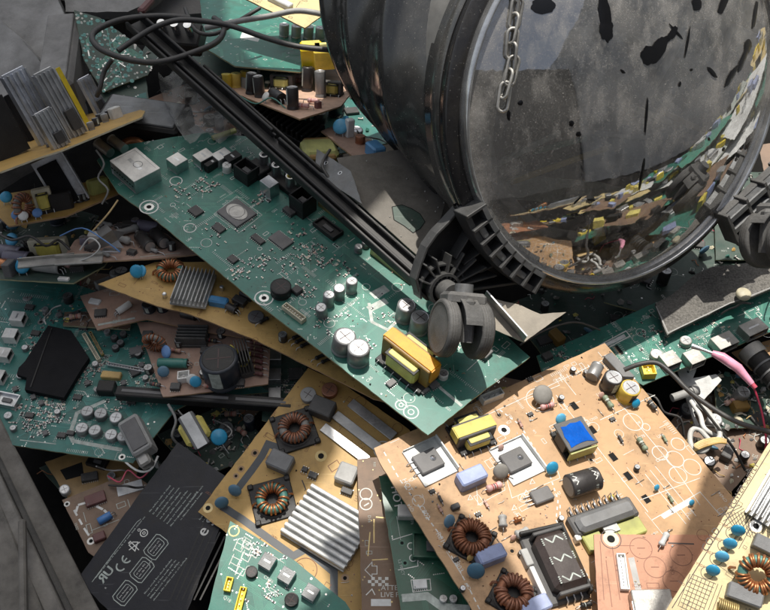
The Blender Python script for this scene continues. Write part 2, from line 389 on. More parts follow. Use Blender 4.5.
    def toroid(s, px, py, r, a=0, base=(1.25, 'black'), n=15, wire='copper', core='toroid_green', up=False, tiltx=0):
        k = s.k(px, py); Rm = r * k * .70; rm = r * k * .30; e = s.put(MB(), 'inductor', px, py, a)
        z0 = rm * 1.25 + (2.4 * k if base else .5 * k)
        if base:
            mb = MB(); q = r * k * base[0]; bt = 2.4 * k
            mb.box((0, 0, bt / 2), (q * 1.9, q * 1.9, bt), G[base[1]], 0, .8 * k)
            for sx_ in (-1, 1):
                for sy_ in (-1, 1): mb.box((sx_ * q * .84, sy_ * q * .84, bt * 1.1), (q * .26, q * .26, bt * 1.6), G[base[1]], 0, 1 * k)
            mb.circ((0, 0), r * k * 1.05, r * k * .08, bt + 3e-5, G['black_dusty']); mb.build('base', e)
        Mx = Matrix.Translation((0, 0, z0))
        if up: Mx = Matrix.Translation((0, 0, r * k)) @ Matrix.Rotation(R(90), 4, 'X')
        elif tiltx: Mx = Matrix.Translation((0, 0, z0 + r * k * .3)) @ Matrix.Rotation(R(tiltx), 4, 'X')
        mb = MB(); mb.m = Mx
        mb.tube([(Rm * math.cos(t), Rm * math.sin(t), 0) for t in [2 * math.pi * i / 28 for i in range(28)]], rm * .86, G[core], 10, True); mb.build('core', e)
        mb = MB(); mb.m = Mx; wr = rm * s.rnd.uniform(.22, .29); n += s.rnd.randint(-2, 1)
        for half in (0, 1):
            for i in range(n):
                t = half * math.pi + R(18) + R(144) * i / (n - 1) + s.rnd.gauss(0, .03)
                path = []
                for j in range(9):
                    q = 2 * math.pi * j / 9; rr = Rm + math.cos(q) * rm * (1.0 + .05 * math.sin(i * 2.3)); tt = t + .05 * math.sin(q / 2)
                    path.append((rr * math.cos(tt), rr * math.sin(tt), math.sin(q) * rm * 1.02))
                mb.tube(path, wr, G[wire], 6, True)
        mb.build('winding', e)
        mb = MB(); mb.tube([(Rm + rm, 0, z0), (Rm + rm * 1.7, .5 * k, z0 * .6), (Rm + rm * 1.8, .8 * k, 0)], wr, G[wire], 6)
        mb.build('lead', e); mb = MB(); mb.tube([(-Rm - rm, 0, z0), (-Rm - rm * 1.7, -.5 * k, z0 * .6), (-Rm - rm * 1.8, -.8 * k, 0)], wr, G[wire], 6); mb.build('lead', e)
        return e
    def sink(s, px, py, sx, sy, h, a=0, nf=9, m='alu', base=.25, th=.45, lift=0):
        k = s.k(px, py); X, Y, H = sx * k, sy * k, h * k; mb = MB(); mb.box((0, 0, H * base / 2), (X, Y, H * base), G[m], 0, .3 * k)
        p = Y / nf
        for i in range(nf):
            y = -Y / 2 + p * (i + .5); q = p * th / 2
            vs = [(x, y + yy, z) for x in (-X/2, X/2) for yy, z in ((-q * 1.25, H * base), (q * 1.25, H * base), (q, H * .93), (q * .5, H), (-q * .5, H), (-q, H * .93))]
            mb.add(vs, [(5, 4, 3, 2, 1, 0), (6, 7, 8, 9, 10, 11)] + [(i2, (i2 + 1) % 6, 6 + (i2 + 1) % 6, 6 + i2) for i2 in range(6)], G[m])
        return s.put(mb, 'heatsink', px, py, a, lift * k)
    def tabsink(s, px, py, sx, sy, a=0, m='alu_white', side=1, tx=0, ty=0, L=15, W=12):
        k = s.k(px, py); X, Y = sx * k, sy * k; mb = MB(); mb.box((0, 0, 1 * k), (X, Y, 1.6 * k), G[m], 0, .3 * k)
        mb.box((side * X * .49, 0, 4 * k), (1.6 * k, Y * .97, 7.5 * k), G[m], 0, .3 * k)
        mb.box((0, Y * .49, 2.2 * k), (X * .96, 1.2 * k, 4 * k), G[m], 0, .3 * k); e = s.put(mb, 'heatsink', px, py, a)
        mb = MB(); mb.box((tx * k, ty * k, 4 * k), (L * k, W * k, 4.5 * k), G['chip_grey'], 0, 1 * k)
        for i in (-1, 0, 1): mb.tube([(tx * k - side * L * k / 2, ty * k + i * W * .3 * k, 3 * k), (tx * k - side * (L / 2 + 6) * k, ty * k + i * W * .3 * k, 3 * k), (tx * k - side * (L / 2 + 8) * k, ty * k + i * W * .3 * k, -1 * k)], .6 * k, G['tin'], 6)
        mb.build('transistor', e)
        mb = MB(); c = (tx * k + side * L * .2 * k, ty * k); mb.lathe([(3.2 * k, 6.2 * k), (3.2 * k, 6.8 * k), (.0001, 6.8 * k)], G['tin'], 16, origin=(c[0], c[1], 0)); mb.lathe([(2.4 * k, 6.8 * k), (2.0 * k, 8.0 * k), (.0001, 8.2 * k)], G['chrome'], 16, origin=(c[0], c[1], 0))
        for q in (0.4, .4 + math.pi / 2): mb.box((c[0], c[1], 8.25 * k), (2.8 * k, .5 * k, .1 * k), G['band_dark'], q)
        mb.build('screw', e); return e
    def trans(s, px, py, sx, sy, a=0, m='chip_grey', h=5, legs=3):
        k = s.k(px, py); mb = MB(); mb.box((0, 0, h * k / 2 + .5 * k), (sx * k, sy * k, h * k), G[m], 0, 1.0 * k)
        for i in range(legs):
            y = (i - (legs - 1) / 2) * sy * .3 * k; mb.tube([(-sx * k / 2, y, 2 * k), (-(sx / 2 + 6) * k, y, 2 * k), (-(sx / 2 + 8) * k, y, -.5 * k)], .6 * k, G['tin' if m != 'x' else 'copper'], 6)
        return s.put(mb, 'transistor', px, py, a)
    def disk(s, px, py, r, a=0, m='disc_blue', tilt=35):
        k = s.k(px, py); mb = MB(); q = r * k; lift = q * .9 + 2 * k
        mb.m = Matrix.Translation((0, 0, lift)) @ Matrix.Rotation(R(90 - tilt), 4, 'X')
        prof = [(q * math.sin(t) + 1e-6, q * .36 * math.cos(t)) for t in [math.pi * i / 8 for i in range(9)]]; mb.lathe(prof, G[m], 18)
        mb.m = Matrix.Identity(4); y0 = -q * .7 * math.sin(R(tilt)) * 1.0
        for x in (-1, 1): mb.tube([(x * q * .35, y0 * .6, lift - q * .7), (x * q * .5, y0, lift * .3), (x * q * .5, y0, -.2 * k)], .45 * k, G['tin'], 6)
        return s.put(mb, 'disc_capacitor', px, py, a)
    def res(s, px, py, L, r, a=0, m='res_body', bands=('band_red', 'band_dark', 'gold'), name='resistor', lead=5, z=0):
        k = s.k(px, py); L *= k; r *= k; mb = MB(); mb.m = Matrix.Translation((0, 0, r * 1.3)) @ Matrix.Rotation(R(90), 4, 'Y')
        mb.lathe([(1e-5, -L/2), (r * .75, -L * .48), (r, -L * .40), (r * .98, -L * .28), (r * .82, -L * .2), (r * .82, L * .2), (r * .98, L * .28), (r, L * .40), (r * .75, L * .48), (1e-5, L/2)], G[m], 12)
        for i, b in enumerate(bands):
            z0 = L * (-.16 + .13 * i); mb.lathe([(r * .86, z0), (r * .86, z0 + L * .06)], G[b], 12)
        mb.m = Matrix.Identity(4)
        for x in (-1, 1): mb.tube([(x * L / 2, 0, r * 1.3), (x * (L / 2 + lead * k * .8), 0, r * 1.3), (x * (L / 2 + lead * k), 0, -.2 * k)], .42 * k, G['tin'], 6)
        return s.put(mb, name, px, py, a, z * k)
    def conn(s, px, py, sx, sy, h, a=0, m='plastic_white', n=6, name='connector'):
        k = s.k(px, py); X, Y, H = sx * k, sy * k, h * k; w = min(1.2 * k, Y * .2); mb = MB()
        mb.box((0, 0, H * .12), (X, Y, H * .24), G[m]); 
        for y in (-1, 1): mb.box((0, y * (Y / 2 - w / 2), H * .6), (X, w, H * .75), G[m], 0, .2 * k)
        for x in (-1, 1): mb.box((x * (X / 2 - w / 2), 0, H * .6), (w, Y - 2.05 * w, H * .75), G[m], 0, .2 * k)
        for i in range(n): mb.box((-X * .42 + .84 * X * i / max(1, n - 1), 0, H * .5), (.8 * k, .8 * k, H * .6), G['tin'])
        return s.put(mb, name, px, py, a)
    def port(s, px, py, sx, sy, h, a=0, m='tin', top='tin_dirty', inner='black', name='port'):
        k = s.k(px, py); X, Y, H = sx * k, sy * k, h * k; w = .7 * k; mb = MB()
        mb.box((0, 0, H - w / 2), (X, Y, w), G[top], 0, .3 * k); mb.box((0, 0, w / 2), (X, Y, w), G[m])
        for x in (-1, 1): mb.box((x * (X / 2 - w / 2), 0, H / 2), (w * .98, Y * .995, H - 2.02 * w), G[m])
        mb.box((0, -Y * .46, H / 2), (X - 2 * w, w, H - 2.02 * w), G[m]); mb.box((0, Y * .1, H * .5), (X * .66, Y * .75, H * .22), G[inner])
        mb.box((0, 0, H + w * .05), (X * .5, Y * .12, w * .3), G['tin']); return s.put(mb, name, px, py, a)
    def socket(s, px, py, sx, sy, h, a=0, m='black', name='socket'):
        k = s.k(px, py); X, Y, H = sx * k, sy * k, h * k; mb = MB(); w = 1.6 * k
        mb.box((0, 0, H * .2), (X, Y, H * .4), G[m], 0, .3 * k)
        for x in (-1, 1): mb.box((x * (X / 2 - w / 2), 0, H * .7), (w, Y, H * .6), G[m], 0, .3 * k)
        for y in (-1, 1): mb.box((0, y * (Y / 2 - w / 2), H * .7), (X - 2 * w, w, H * .6), G[m], 0, .2 * k)
        mb.box((0, 0, H * .5), (X * .4, Y * .3, H * .35), G['chip_grey']); return s.put(mb, name, px, py, a)
    def barrel(s, px, py, r, h, top='tin', a=0):
        k = s.k(px, py); r *= k; h *= k; mb = MB(); mb.lathe([(r, 0), (r, h * .3), (r * .85, h * .33), (r * .85, h), (r * .65, h), (r * .65, h * .8), (1e-5, h * .8)], G['tin'], 16, smooth=False)
        mb.disc((0, 0), r * .35, h * .81, G['hole'], 10)
        mb.lathe([(r * .64, h * .8), (r * .64, h * .96), (r * .45, h * .96), (r * .45, h * .8)], G[top], 14, smooth=False); return s.put(mb, 'audio_jack', px, py, a)
    def slots(s, L, w=8, h=10, a=0):
        mb = MB()
        for px, py in L:
            k = s.k(px, py); u = s.uv(px, py); an = s.ang(px, py, a)
            mb.box((u[0], u[1], 6e-5), (w * k, h * k, 1e-4), G['hole'], an)
            mb.strip([(u[0] - math.cos(an) * w * k * .5 - math.sin(an) * -h * k * .45, u[1] - math.sin(an) * w * k * .5 + math.cos(an) * -h * k * .45), (u[0] - math.cos(an) * w * k * .5 - math.sin(an) * h * k * .45, u[1] - math.sin(an) * w * k * .5 + math.cos(an) * h * k * .45)], .9 * k, 1.4e-4, G['paper_edge'])
            mb.build('slot', s.e); mb = MB()
    def screwhole(s, px, py, r, m='solder', ring=None):
        k = s.k(px, py); u = s.uv(px, py); mb = MB(); mb.circ(u, r * k * .75, r * k * .5, 1.5e-4, G[m], 22); mb.disc(u, r * k * .5, 1.2e-4, G['hole'])
        if ring: mb.circ(u, r * k * 1.25, .8 * k, 1.3e-4, G[ring], 24)
        return mb.build('screw_hole', s.e)
    # --- flat printing
    def L(s, pts, w=.9, m='silk', closed=False, z=1.0e-4):
        k = s.k(*pts[0]); (s.silk).strip([s.uv(*p) for p in pts], w * k, z + s.rnd.random() * 2e-5, G[m], closed)
    def dash(s, pts, w=1, on=3, off=3, m='silk'):
        for a, b in zip(pts, pts[1:]):
            d = math.dist(a, b); n = max(1, int(d / (on + off)))
            for i in range(n):
                t0 = i / n; t1 = t0 + on / (on + off) / n; q = lambda t: (a[0] + (b[0] - a[0]) * t, a[1] + (b[1] - a[1]) * t); s.L([q(t0), q(t1)], w, m)
    def area(s, pts, m='silk', z=.8e-4): s.silk.prism([s.uv(*p) for p in pts], None, z + s.rnd.random() * 1e-5, G[m])
    def O(s, px, py, r, w=.8, m='silk'): s.silk.circ(s.uv(px, py), r * s.k(px, py), w * s.k(px, py), 1.1e-4 + s.rnd.random() * 2e-5, G[m], 26)
    def T(s, txt, px, py, size, to=(10, 0), m='silk', **kw): k = s.k(px, py); u = s.uv(px, py); text(s.silk, txt, u[0], u[1], size * k, s.ang(px, py, to), 1.3e-4, G[m], **kw)
    def rp(s):
        for _ in range(60):
            p = (s.rnd.uniform(min(s.xs), max(s.xs)), s.rnd.uniform(min(s.ys), max(s.ys)))
            if inside(p, s.poly): return p
        return s.poly[0]
    def deco(s, n=60, m='silk', size=3.2, w=.5, k=None):           # tiny reference numbers, outlines, polarity marks
        k = k or s.k(*[CX, CY]); r = s.rnd
        for _ in range(n):
            x, y = s.rp(); a = r.choice((0, 90)); ty = r.random(); z = 1e-4 + r.random() * 2e-5; K = k
            if ty < .45: text(s.silk, r.choice(REF) + str(r.randint(1, 89)), x, y, size * K * r.uniform(.8, 1.2), R(a), z, G[m])
            elif ty < .75:
                X, Y = r.uniform(3, 10) * K, r.uniform(2, 5) * K
                if a: X, Y = Y, X
                pts = [(x, y), (x + X, y), (x + X, y + Y), (x, y + Y)]
                if all(inside(p, s.poly) for p in pts): s.silk.strip(pts, w * K, z, G[m], True)
            elif ty < .85: s.silk.circ((x, y), r.uniform(2, 6) * K, w * K, z, G[m])
            else:
                L = r.uniform(6, 26) * K; q = (x + L, y) if a else (x, y + L)
                if inside(q, s.poly): s.silk.strip([(x, y), q], w * K, z, G[m])
    def traces(s, n=40, m='trace_green', w=.6, k=None, via='solder'):
        k = k or s.k(CX, CY); r = s.rnd
        for _ in range(n):
            x, y = s.rp(); d = r.choice((0, 90, 180, 270)) + r.choice((0, 0, 45)); b = r.randint(1, 6); pitch = 1.7 * k
            pts = [(x, y)]
            for j in range(r.randint(2, 4)):
                L = r.uniform(8, 40) * k; x += L * math.cos(R(d)); y += L * math.sin(R(d)); d += r.choice((-45, 45)); pts.append((x, y))
            nx, ny = -math.sin(R(d)), math.cos(R(d))
            for q in range(b):
                P = [(p[0] + nx * q * pitch, p[1] + ny * q * pitch) for p in pts]
                while P and not inside(P[-1], s.poly): P.pop()
                if len(P) > 1 and all(inside(p, s.poly) for p in P):
                    s.trace.strip(P, w * k, 3e-5 + r.random() * 3e-5, G[m])
                    for e in (P[0], P[-1]): s.trace.disc(e, w * k * .9, 7e-5, G[via], 8)
    def rows(s, n=20, m='silk', w=.7):                          # rows of printed ticks and bus lines beside the chips
        k = s.k(CX, CY); r = s.rnd
        for _ in range(n):
            x, y = s.rp(); d = r.choice((0, 1)); c = r.randint(5, 16); L = r.uniform(1.4, 5) * k; pi = r.uniform(1.4, 2.4) * k
            for i in range(c):
                a = (x + i * pi, y) if d else (x, y + i * pi); b = (a[0], a[1] + L) if d else (a[0] + L, a[1])
                if inside(a, s.poly) and inside(b, s.poly): s.silk.strip([a, b], w * k * .8, 1.1e-4, G[m])
    def pads(s, n=60, m='solder', r0=.8, k=None):
        k = k or s.k(CX, CY)
        for _ in range(n): s.trace.disc(s.rp(), s.rnd.uniform(.7, 1.4) * r0 * k, 9e-5, G[m], 8)
    def smd(s, px=None, py=None, rad=None, n=30, grid=True):
        r = s.rnd; mb = s.smdm; k = s.k(px or CX, py or CY); c = s.uv(px, py) if px is not None else None
        for _ in range(n):
            if c: x, y = c[0] + r.gauss(0, .5) * rad * k, c[1] + r.gauss(0, .5) * rad * k
            else: x, y = s.rp()
            if not inside((x, y), s.poly): continue
            if grid: x = round(x / (2.6 * k)) * 2.6 * k; y = round(y / (2.6 * k)) * 2.6 * k
            X, Y = r.choice(((2.4, 1.3), (1.3, 2.4), (3.4, 1.8), (1.8, 3.4), (1.8, 1))); H = r.uniform(.6, 1.3) * k; X *= k; Y *= k
            body = G[r.choice(('chip', 'chip', 'chip', 'chip_grey', 'res_body', 'plastic_cream'))]
            mb.box((x, y, H / 2), (X, Y, H), body)
            if X > Y:
                for q in (-1, 1): mb.box((x + q * X * .5, y, H * .52), (X * .22, Y * 1.05, H * 1.06), G['solder'])
            else:
                for q in (-1, 1): mb.box((x, y + q * Y * .5, H * .52), (X * 1.05, Y * .22, H * 1.06), G['solder'])
    def done(s):
        for o in (s.trace, s.silk):                            # printing and copper are surface pattern of the panel
            b = len(s.pm.v); s.pm.v += o.v
            for f, mi, sm in zip(o.f, o.mi, o.sm): s.pm.f.append([i + b for i in f]); s.pm.mi.append(s.pm.mid(o.mats[mi])); s.pm.sm.append(sm)
        s.panel = s.pm.build(s.pname, s.e)
        if s.smdm.v: tag(s.smdm.build('surface_component', s.e), kind='stuff')
UPN = (0, .8, 1)
def wire(name, label, pts, r, m, cat='wire', group=None, seg=8, smooth=4):     # pts: (px,py,h)
    P = [onz(*p) for p in pts]; out = []
    n = len(P)
    for i in range(n - 1):
        p0, p1, p2, p3 = P[max(0, i-1)], P[i], P[i+1], P[min(n-1, i+2)]
        for j in range(smooth):
            t = j / smooth; out.append(.5 * ((2*p1) + (p2-p0)*t + (2*p0-5*p1+4*p2-p3)*t*t + (3*p1-p0-3*p2+p3)*t*t*t))
    out.append(P[-1]); mb = MB(); o0 = out[0].copy()
    mb.tube([p - o0 for p in out], r * .001, G[m], seg); o = mb.build(name, None, o0); tag(o, label, cat, group); return o
#@@SCENE@@
# ================================================================== MAIN GREEN BOARD
M_ = Board('circuit_board', 'large green television mainboard lying slanted in the middle under the black castor', 'circuit board', (345, 330, 150), (.1, .8, 1), ((97, 160), (428, 434)),
    [(97, 160), (112, 147), (205, 132), (262, 138), (330, 182), (420, 258), (530, 357), (482, 392), (428, 435), (389, 405), (337, 364), (300, 335), (287, 326), (258, 304), (224, 276), (197, 254), (157, 221), (118, 193)], 'pcb_green')
B = M_
B.traces(95, 'trace_green', .5); B.deco(90, 'silk', 2.6, .5); B.rows(44, 'silk_dim'); B.rows(16, 'silk', .5); B.pads(110, 'solder', .5)
k_ = 1
e = B.port(137, 177, 40, 31, 17, 0, 'tin', 'tuner', name='tuner_box'); k = B.k(137, 177); mb = MB()
for i in range(9): mb.box(((-17 + i * 4.2) * k, -15.9 * k, 9 * k), (2.2 * k, .5 * k, 1.1 * k), G['hole'])
mb.circ((2 * k, 2 * k), 4.5 * k, .5 * k, 17.25 * k, G['chip_grey'], 20); mb.strip([(-17 * k, -12 * k), (-17 * k, 12 * k), (17 * k, 12 * k)], .5 * k, 17.2 * k, G['tin_dirty']); mb.build('vent_slots', e)
for i, (x, y) in enumerate(((112, 160), (126, 156))):
    k = B.k(x, y); mb = MB(); mb.cyl((0, 0, 9 * k), (-20 * k, 0, 9 * k), 5 * k, G['tin'], seg=16); mb.cyl((-20 * k, 0, 9 * k), (-21 * k, 0, 9 * k), 5.4 * k, G['tin_dirty'], seg=16)
    for j in range(5): mb.lathe([(5 * k, 0), (5.5 * k, .4 * k), (5 * k, .8 * k)], G['tin']) if 0 else None
    B.put(mb, 'antenna_socket', x, y, 0)
for x, y, w, l, h, m in ((178, 168, 15, 15, 12, 'tin'), (204, 163, 13, 17, 11, 'tin'), (222, 162, 12, 17, 11, 'tin'), (213, 168, 6, 18, 9, 'black')):
    B.port(x, y, w, l, h, 0, m, 'tuner' if m == 'tin' else 'black')
B.port(233, 164, 10, 16, 11, 0, 'black', 'black'); B.cap(227, 171, 4.5, 9, 'plastic_white', 'plastic_white')
B.socket(247, 178, 20, 17, 17); B.box(258, 172, 22, 16, 8, 0, 'black', 'jack_block')
for i, (x, y) in enumerate(((264, 168), (275, 168), (277, 178), (289, 175), (290, 189), (302, 185))): B.barrel(x, y, 5.4, 18, 'tape_yellow' if i == 4 else 'tin')
B.box(284, 186, 40, 12, 6, 0, 'black', 'jack_block')
B.port(270, 193, 15, 12, 16, 0, 'tin', 'tin'); B.socket(303, 210, 19, 20, 22); B.ic(289, 213, 13, 7, 4, 0, name='chip')
B.conn(338, 218, 52, 5, 5, 0, 'gold', 18); B.box(341, 213, 60, 5, 7, 0, 'black', 'strip_connector')
B.conn(393, 266, 54, 11, 9, 0, 'gold', 24); B.socket(328, 230, 30, 15, 5, 0)
# processor with silver cap
e = B.ic(237, 214, 30, 27, 2.5, 0, 'chip_grey', True, True, 'processor'); k = B.k(237, 214); mb = MB(); mb.prism([(12.5*k*math.cos(t), 8.5*k*math.sin(t)) for t in [2*math.pi*i/24 for i in range(24)]], 2.8*k, 3.5*k, G['tin_dirty']); mb.circ((0, 0), 8*k, .6*k, 3.6*k, G['chip_grey'], 24); mb.build('heat_spreader', e)
B.L([B and (214, 214), (237, 196), (262, 215), (239, 233)], .7, 'silk_dim', True)
for x, y, w, l in ((196, 212, 13, 11), (219, 229, 13, 9), (258, 240, 15, 7), (233, 260, 10, 8), (281, 241, 22, 15)): B.ic(x, y, w, l, 2.2, 0, 'chip' if w < 20 else 'chip_grey')
e = B.cap(281, 293, 10.5, 11, 'black', 'black', name='buzzer'); B.box(297, 292, 9, 9, 5, 0, 'chip')
B.conn(294, 315, 28, 7, 6, 0, 'plastic_cream', 8)
for x, y in ((322, 315), (328, 304), (339, 297), (351, 291)): B.cap(x, y, 5.8, 15, 'sleeve_grey', 'alu')
for x, y in ((342, 349), (358, 360)): B.cap(x, y, 11.2, 22, 'sleeve_grey', 'alu')
for x, y in ((404, 318), (418, 330)): B.cap(x, y, 9.5, 21, 'sleeve_grey', 'alu')
B.cap(358, 251, 4, 7, 'sleeve_grey'); B.cap(365, 246, 4, 7, 'sleeve_grey')
B.trafo(409, 367, 60, 38, 30, (56, 44), 'tape_amber', 'tape_yellow', 'tape_orange', 6)
B.cap(443, 377, 5, 7, 'plastic_white', 'alu'); B.ic(480, 352, 22, 13, 6, 0, 'chip_grey'); B.ic(478, 345, 16, 12, 9, 0, 'chip_grey')
for x, y in ((391, 384), (424, 391), (434, 386)): B.ic(x, y, 10, 7, 3, (1, -.7), 'chip_grey')
for a, b, n in ((250, 225, 12), (310, 250, 45), (325, 262, 50), (240, 270, 40), (262, 262, 35), (305, 290, 40), (215, 235, 20), (205, 185, 40), (180, 190, 20), (325, 320, 30), (365, 345, 18), (385, 315, 16), (300, 232, 20), (260, 195, 25), (295, 265, 30), (348, 270, 25)): B.smd(a, b, 15, int(n * .6))
B.L([(369, 303), (372, 322), (388, 330), (396, 322)], 3.2, 'silk_dim'); B.area([(369, 293), (384, 285), (390, 291), (375, 299)], 'silk_dim'); B.area([(366, 307), (384, 298), (389, 303), (371, 312)], 'silk_dim')
B.L([(432, 381), (462, 406)], 3.2, 'silk_dim'); B.O(401, 405, 5.5, 1.2); B.O(411, 412, 7.5, 1.2); B.O(401, 405, 2, 1); B.O(411, 412, 3, 1)
for x, y in ((149, 207), (264, 298)): B.O(x, y, 9, 1.4); B.screwhole(x, y, 5, 'solder')
for x, y in ((176, 181), (190, 228)): B.O(x, y, 6, 1); 
B.done()
# ================================================================== LARGE ORANGE POWER BOARD
B = O_ = Board('circuit_board', 'large orange power board in full sun at lower right with a blue topped transformer', 'circuit board', (560, 450, 105), (.15, .85, 1), ((374, 448), (605, 343)),
    [(374, 448), (605, 343), (735, 500), (716, 540), (660, 660), (505, 665), (472, 609), (380, 463)], 'pcb_orange', edge='paper_edge')
B.deco(110, 'silk', 2.6, .45); B.rows(12, 'silk', .5); B.pads(220, 'silk_brown', .5)
for x, y, w, l in ((430, 462, 40, 34), (517, 461, 40, 34)): B.tabsink(x, y, l + 6, w + 4, 0, tx=-3, L=27, W=22)
B.trafo(471, 436, 42, 36, 18, (1, -.36), 'core', 'tape_yellow', 'tape_yellow', 5)
B.conn(491, 399, 24, 8, 9, (1, -.42), 'plastic_white', 4)
e = B.trafo(571, 443, 32, 34, 17, (1, -.35), 'core', 'tape_green', None, 4); k = B.k(571, 443); mb = MB()
q = [(random.uniform(.75, 1.0)) for _ in range(16)]; mb.prism([(16*k*q[i]*max(-.85, min(.85, 1.3*math.cos(2*math.pi*i/16))), 16*k*q[i]*max(-.85, min(.85, 1.3*math.sin(2*math.pi*i/16)))) for i in range(16)], 17*k, 18.6*k, G['tape_blue']); mb.build('blue_resin', e)
mb = MB(); mb.box((0, 0, 17.3*k), (33*k, 33*k, 1.5*k), G['core'], 0, .5*k); mb.box((0, -17.5*k, 9*k), (31*k, 2*k, 13*k), G['tape_green']); mb.build('top_plate', e)
B.film(470, 481, 30, 16, 14, (1, -.42)); B.film(489, 559, 30, 15, 14, (1, -.42)); B.film(533, 610, 32, 16, 14, (1, -.42))
B.toroid(470, 541, 19, (1, .6), (1.15, 'black'), 13, 'copper_dark', 'copper_dark'); B.toroid(512, 596, 19, (1, .6), (1.15, 'black'), 13, 'copper_dark', 'copper_dark')
B.disk(550, 472, 7, (1, -.3)); B.disk(559, 423, 6, (1, -.3)); B.disk(474, 575, 9, (1, .3), 'disc_dull'); B.disk(448, 525, 7, (1, -.8), 'disc_dull'); B.disk(540, 401, 10, (1, .1), 'disc_grey', 60); B.disk(499, 476, 8, (1, .1), 'disc_grey', 45); B.disk(469, 560, 4, 0, 'wire_tan')
B.res(493, 489, 17, 3.8, (1, -.4), 'res_pink', ('band_red', 'band_dark', 'band_red')); B.res(546, 408, 15, 3.2, (1, -.3), 'res_pink', ('band_red', 'band_dark', 'band_red'))
B.trans(541, 497, 22, 15, (1, -.4)); B.res(501, 524, 13, 4.6, (.1, 1), 'plastic_grey', (), 'capacitor'); B.res(521, 536, 15, 4.6, (1, -.4), 'plastic_grey', (), 'capacitor'); B.box(455, 508, 9, 6, 5, (1, -.4), 'chip')
B.capl(579, 488, 12, 33, (1, -.32), 'sleeve', 'disc_grey', 2); B.res(506, 476, 7, 2, (1, .6), 'copper', ()); B.res(517, 521, 8, 3, (1, -.3), 'copper', ())
# long black transformer with comb of pins
k = B.k(600, 520); mb = MB(); mb.box((0, 0, 5*k), (74*k, 22*k, 10*k), G['core'], 0, 2*k); e = B.put(mb, 'transformer', 601, 520, (1, -.35))
mb = MB(); mb.box((0, -2*k, 12*k), (66*k, 18*k, 9*k), G['core_grey'], 0, 7*k); mb.build('core', e)
mb = MB()
for i in range(9): x = (-30 + i*7)*k; mb.box((x, 13*k, 8*k), (2.6*k, 6*k, 3*k), G['core']); mb.tube([(x, 13*k, 9*k), (x+1*k, 19*k, 10*k), (x+2*k, 21*k, 0)], .7*k, G['tin'], 6)
mb.build('pin_row', e); mb = MB(); mb.box((16*k, -20*k, 4*k), (38*k, 18*k, 7*k), G['tape_green'], 0, 1*k); mb.box((-22*k, -20*k, 4*k), (20*k, 18*k, 7*k), G['tape_green'], 0, 1*k); mb.box((0, -15*k, 8*k), (16*k, 8*k, 3*k), G['label_white']); mb.build('winding', e)
B.box(576, 541, 6, 6, 9, (1, -.3), 'plastic_white', 'plastic_post')
# big capacitor in a black tray
k = B.k(552, 572); mb = MB(); mb.box((0, 0, 2.5*k), (78*k, 48*k, 5*k), G['core'], 0, 2*k); mb.box((0, 22*k, 8*k), (74*k, 4*k, 14*k), G['black'], 0, 1*k); mb.box((-37*k, 0, 7*k), (4*k, 50*k, 12*k), G['black'], 0, 1*k)
B.put(mb, 'capacitor_tray', 553, 567, (.45, 1)); 
mb = MB(); mb.box((0, 0, 11*k), (60*k, 37*k, 19*k), G['sleeve_brown'], 0, 6*k); e = B.put(mb, 'transformer', 556, 567, (.45, 1), 3*k); mb = MB()
for x in (-20, 0, 20):
    for sx_, y0, y1 in ((1, -9, -3), (-1, -3, 3), (1, 3, 9)): mb.strip([((x - sx_*3)*k, y0*k), ((x + sx_*3)*k, y1*k)], 1.5*k, 20.7*k, G['silk_dim'])
    for yy in (-13.5, 12.5):
        for c_ in range(4): mb.box(((x + c_*2 - 3)*k, yy*k if abs(yy) < 12.6 else -12.6*k, 20.7*k), (1.1*k, 1.8*k, .1*k), G['silk_dim'])
mb.build('printed_mark', e); mb = MB(); mb.box((31.5*k, 0, 9*k), (4*k, 34*k, 16*k), G['core'], 0, 1*k); mb.build('core', e); mb = MB(); mb.box((-31.5*k, 0, 9*k), (4*k, 34*k, 16*k), G['core'], 0, 1*k); mb.build('core', e)
for y_ in (-8, 0, 8): mb = MB(); mb.tube([(33*k, y_*k, 8*k), (38*k, y_*k, 7*k), (40*k, y_*k, 0)], .8*k, G['tin'], 6); mb.build('pin', e)
mb = MB(); mb.box((0, 0, 6*k), (30*k, 5*k, 12*k), G['plastic_white'], 0, .8*k); mb.box((-26*k, 1*k, 5*k), (18*k, 8*k, 10*k), G['plastic_grey'], 0, .8*k); B.put(mb, 'ceramic_strip', 535, 585, (.5, 1)); B.res(585, 606, 12, 3, (1, -.3), 'black', ('silk_dim',), 'diode')
for x, y, r, h, sl, to in ((608, 388, 9.5, 18, 'sleeve', 'alu'), (625, 397, 10, 17, 'sleeve_yellow', 'alu')): B.cap(x, y, r, h, sl, to)
B.capl(593, 375, 6.5, 17, (.55, -1), 'sleeve_grey', 'disc_grey'); B.ic(617, 371, 34, 11, 8, (1, 1.05), 'core_grey')
B.res(607, 404, 15, 3, (.7, 1), 'res_green', ('silk', 'band_dark')); B.res(641, 446, 15, 3, (.6, 1), 'res_green', ('silk', 'band_dark', 'band_dark')); B.res(651, 407, 11, 3, (.8, 1), 'chip', ('silk',), 'diode'); B.disk(634, 407, 5, (1, -.3), 'disc_blue')
B.slots([(574, 406), (592, 430), (613, 457), (628, 476), (646, 499)], 7, 9); B.screwhole(499, 415, 4, 'paper_edge'); B.screwhole(512, 551, 4, 'paper_edge'); B.screwhole(504, 430, 6, 'solder'); B.screwhole(591, 460, 3.5, 'paper_edge')
for x, y, r in ((633, 422, 10), (678, 444, 7), (660, 453, 8), (675, 459, 9), (678, 475, 9), (692, 467, 9), (646, 427, 4), (540, 400, 14)): B.O(x, y, r, .8)
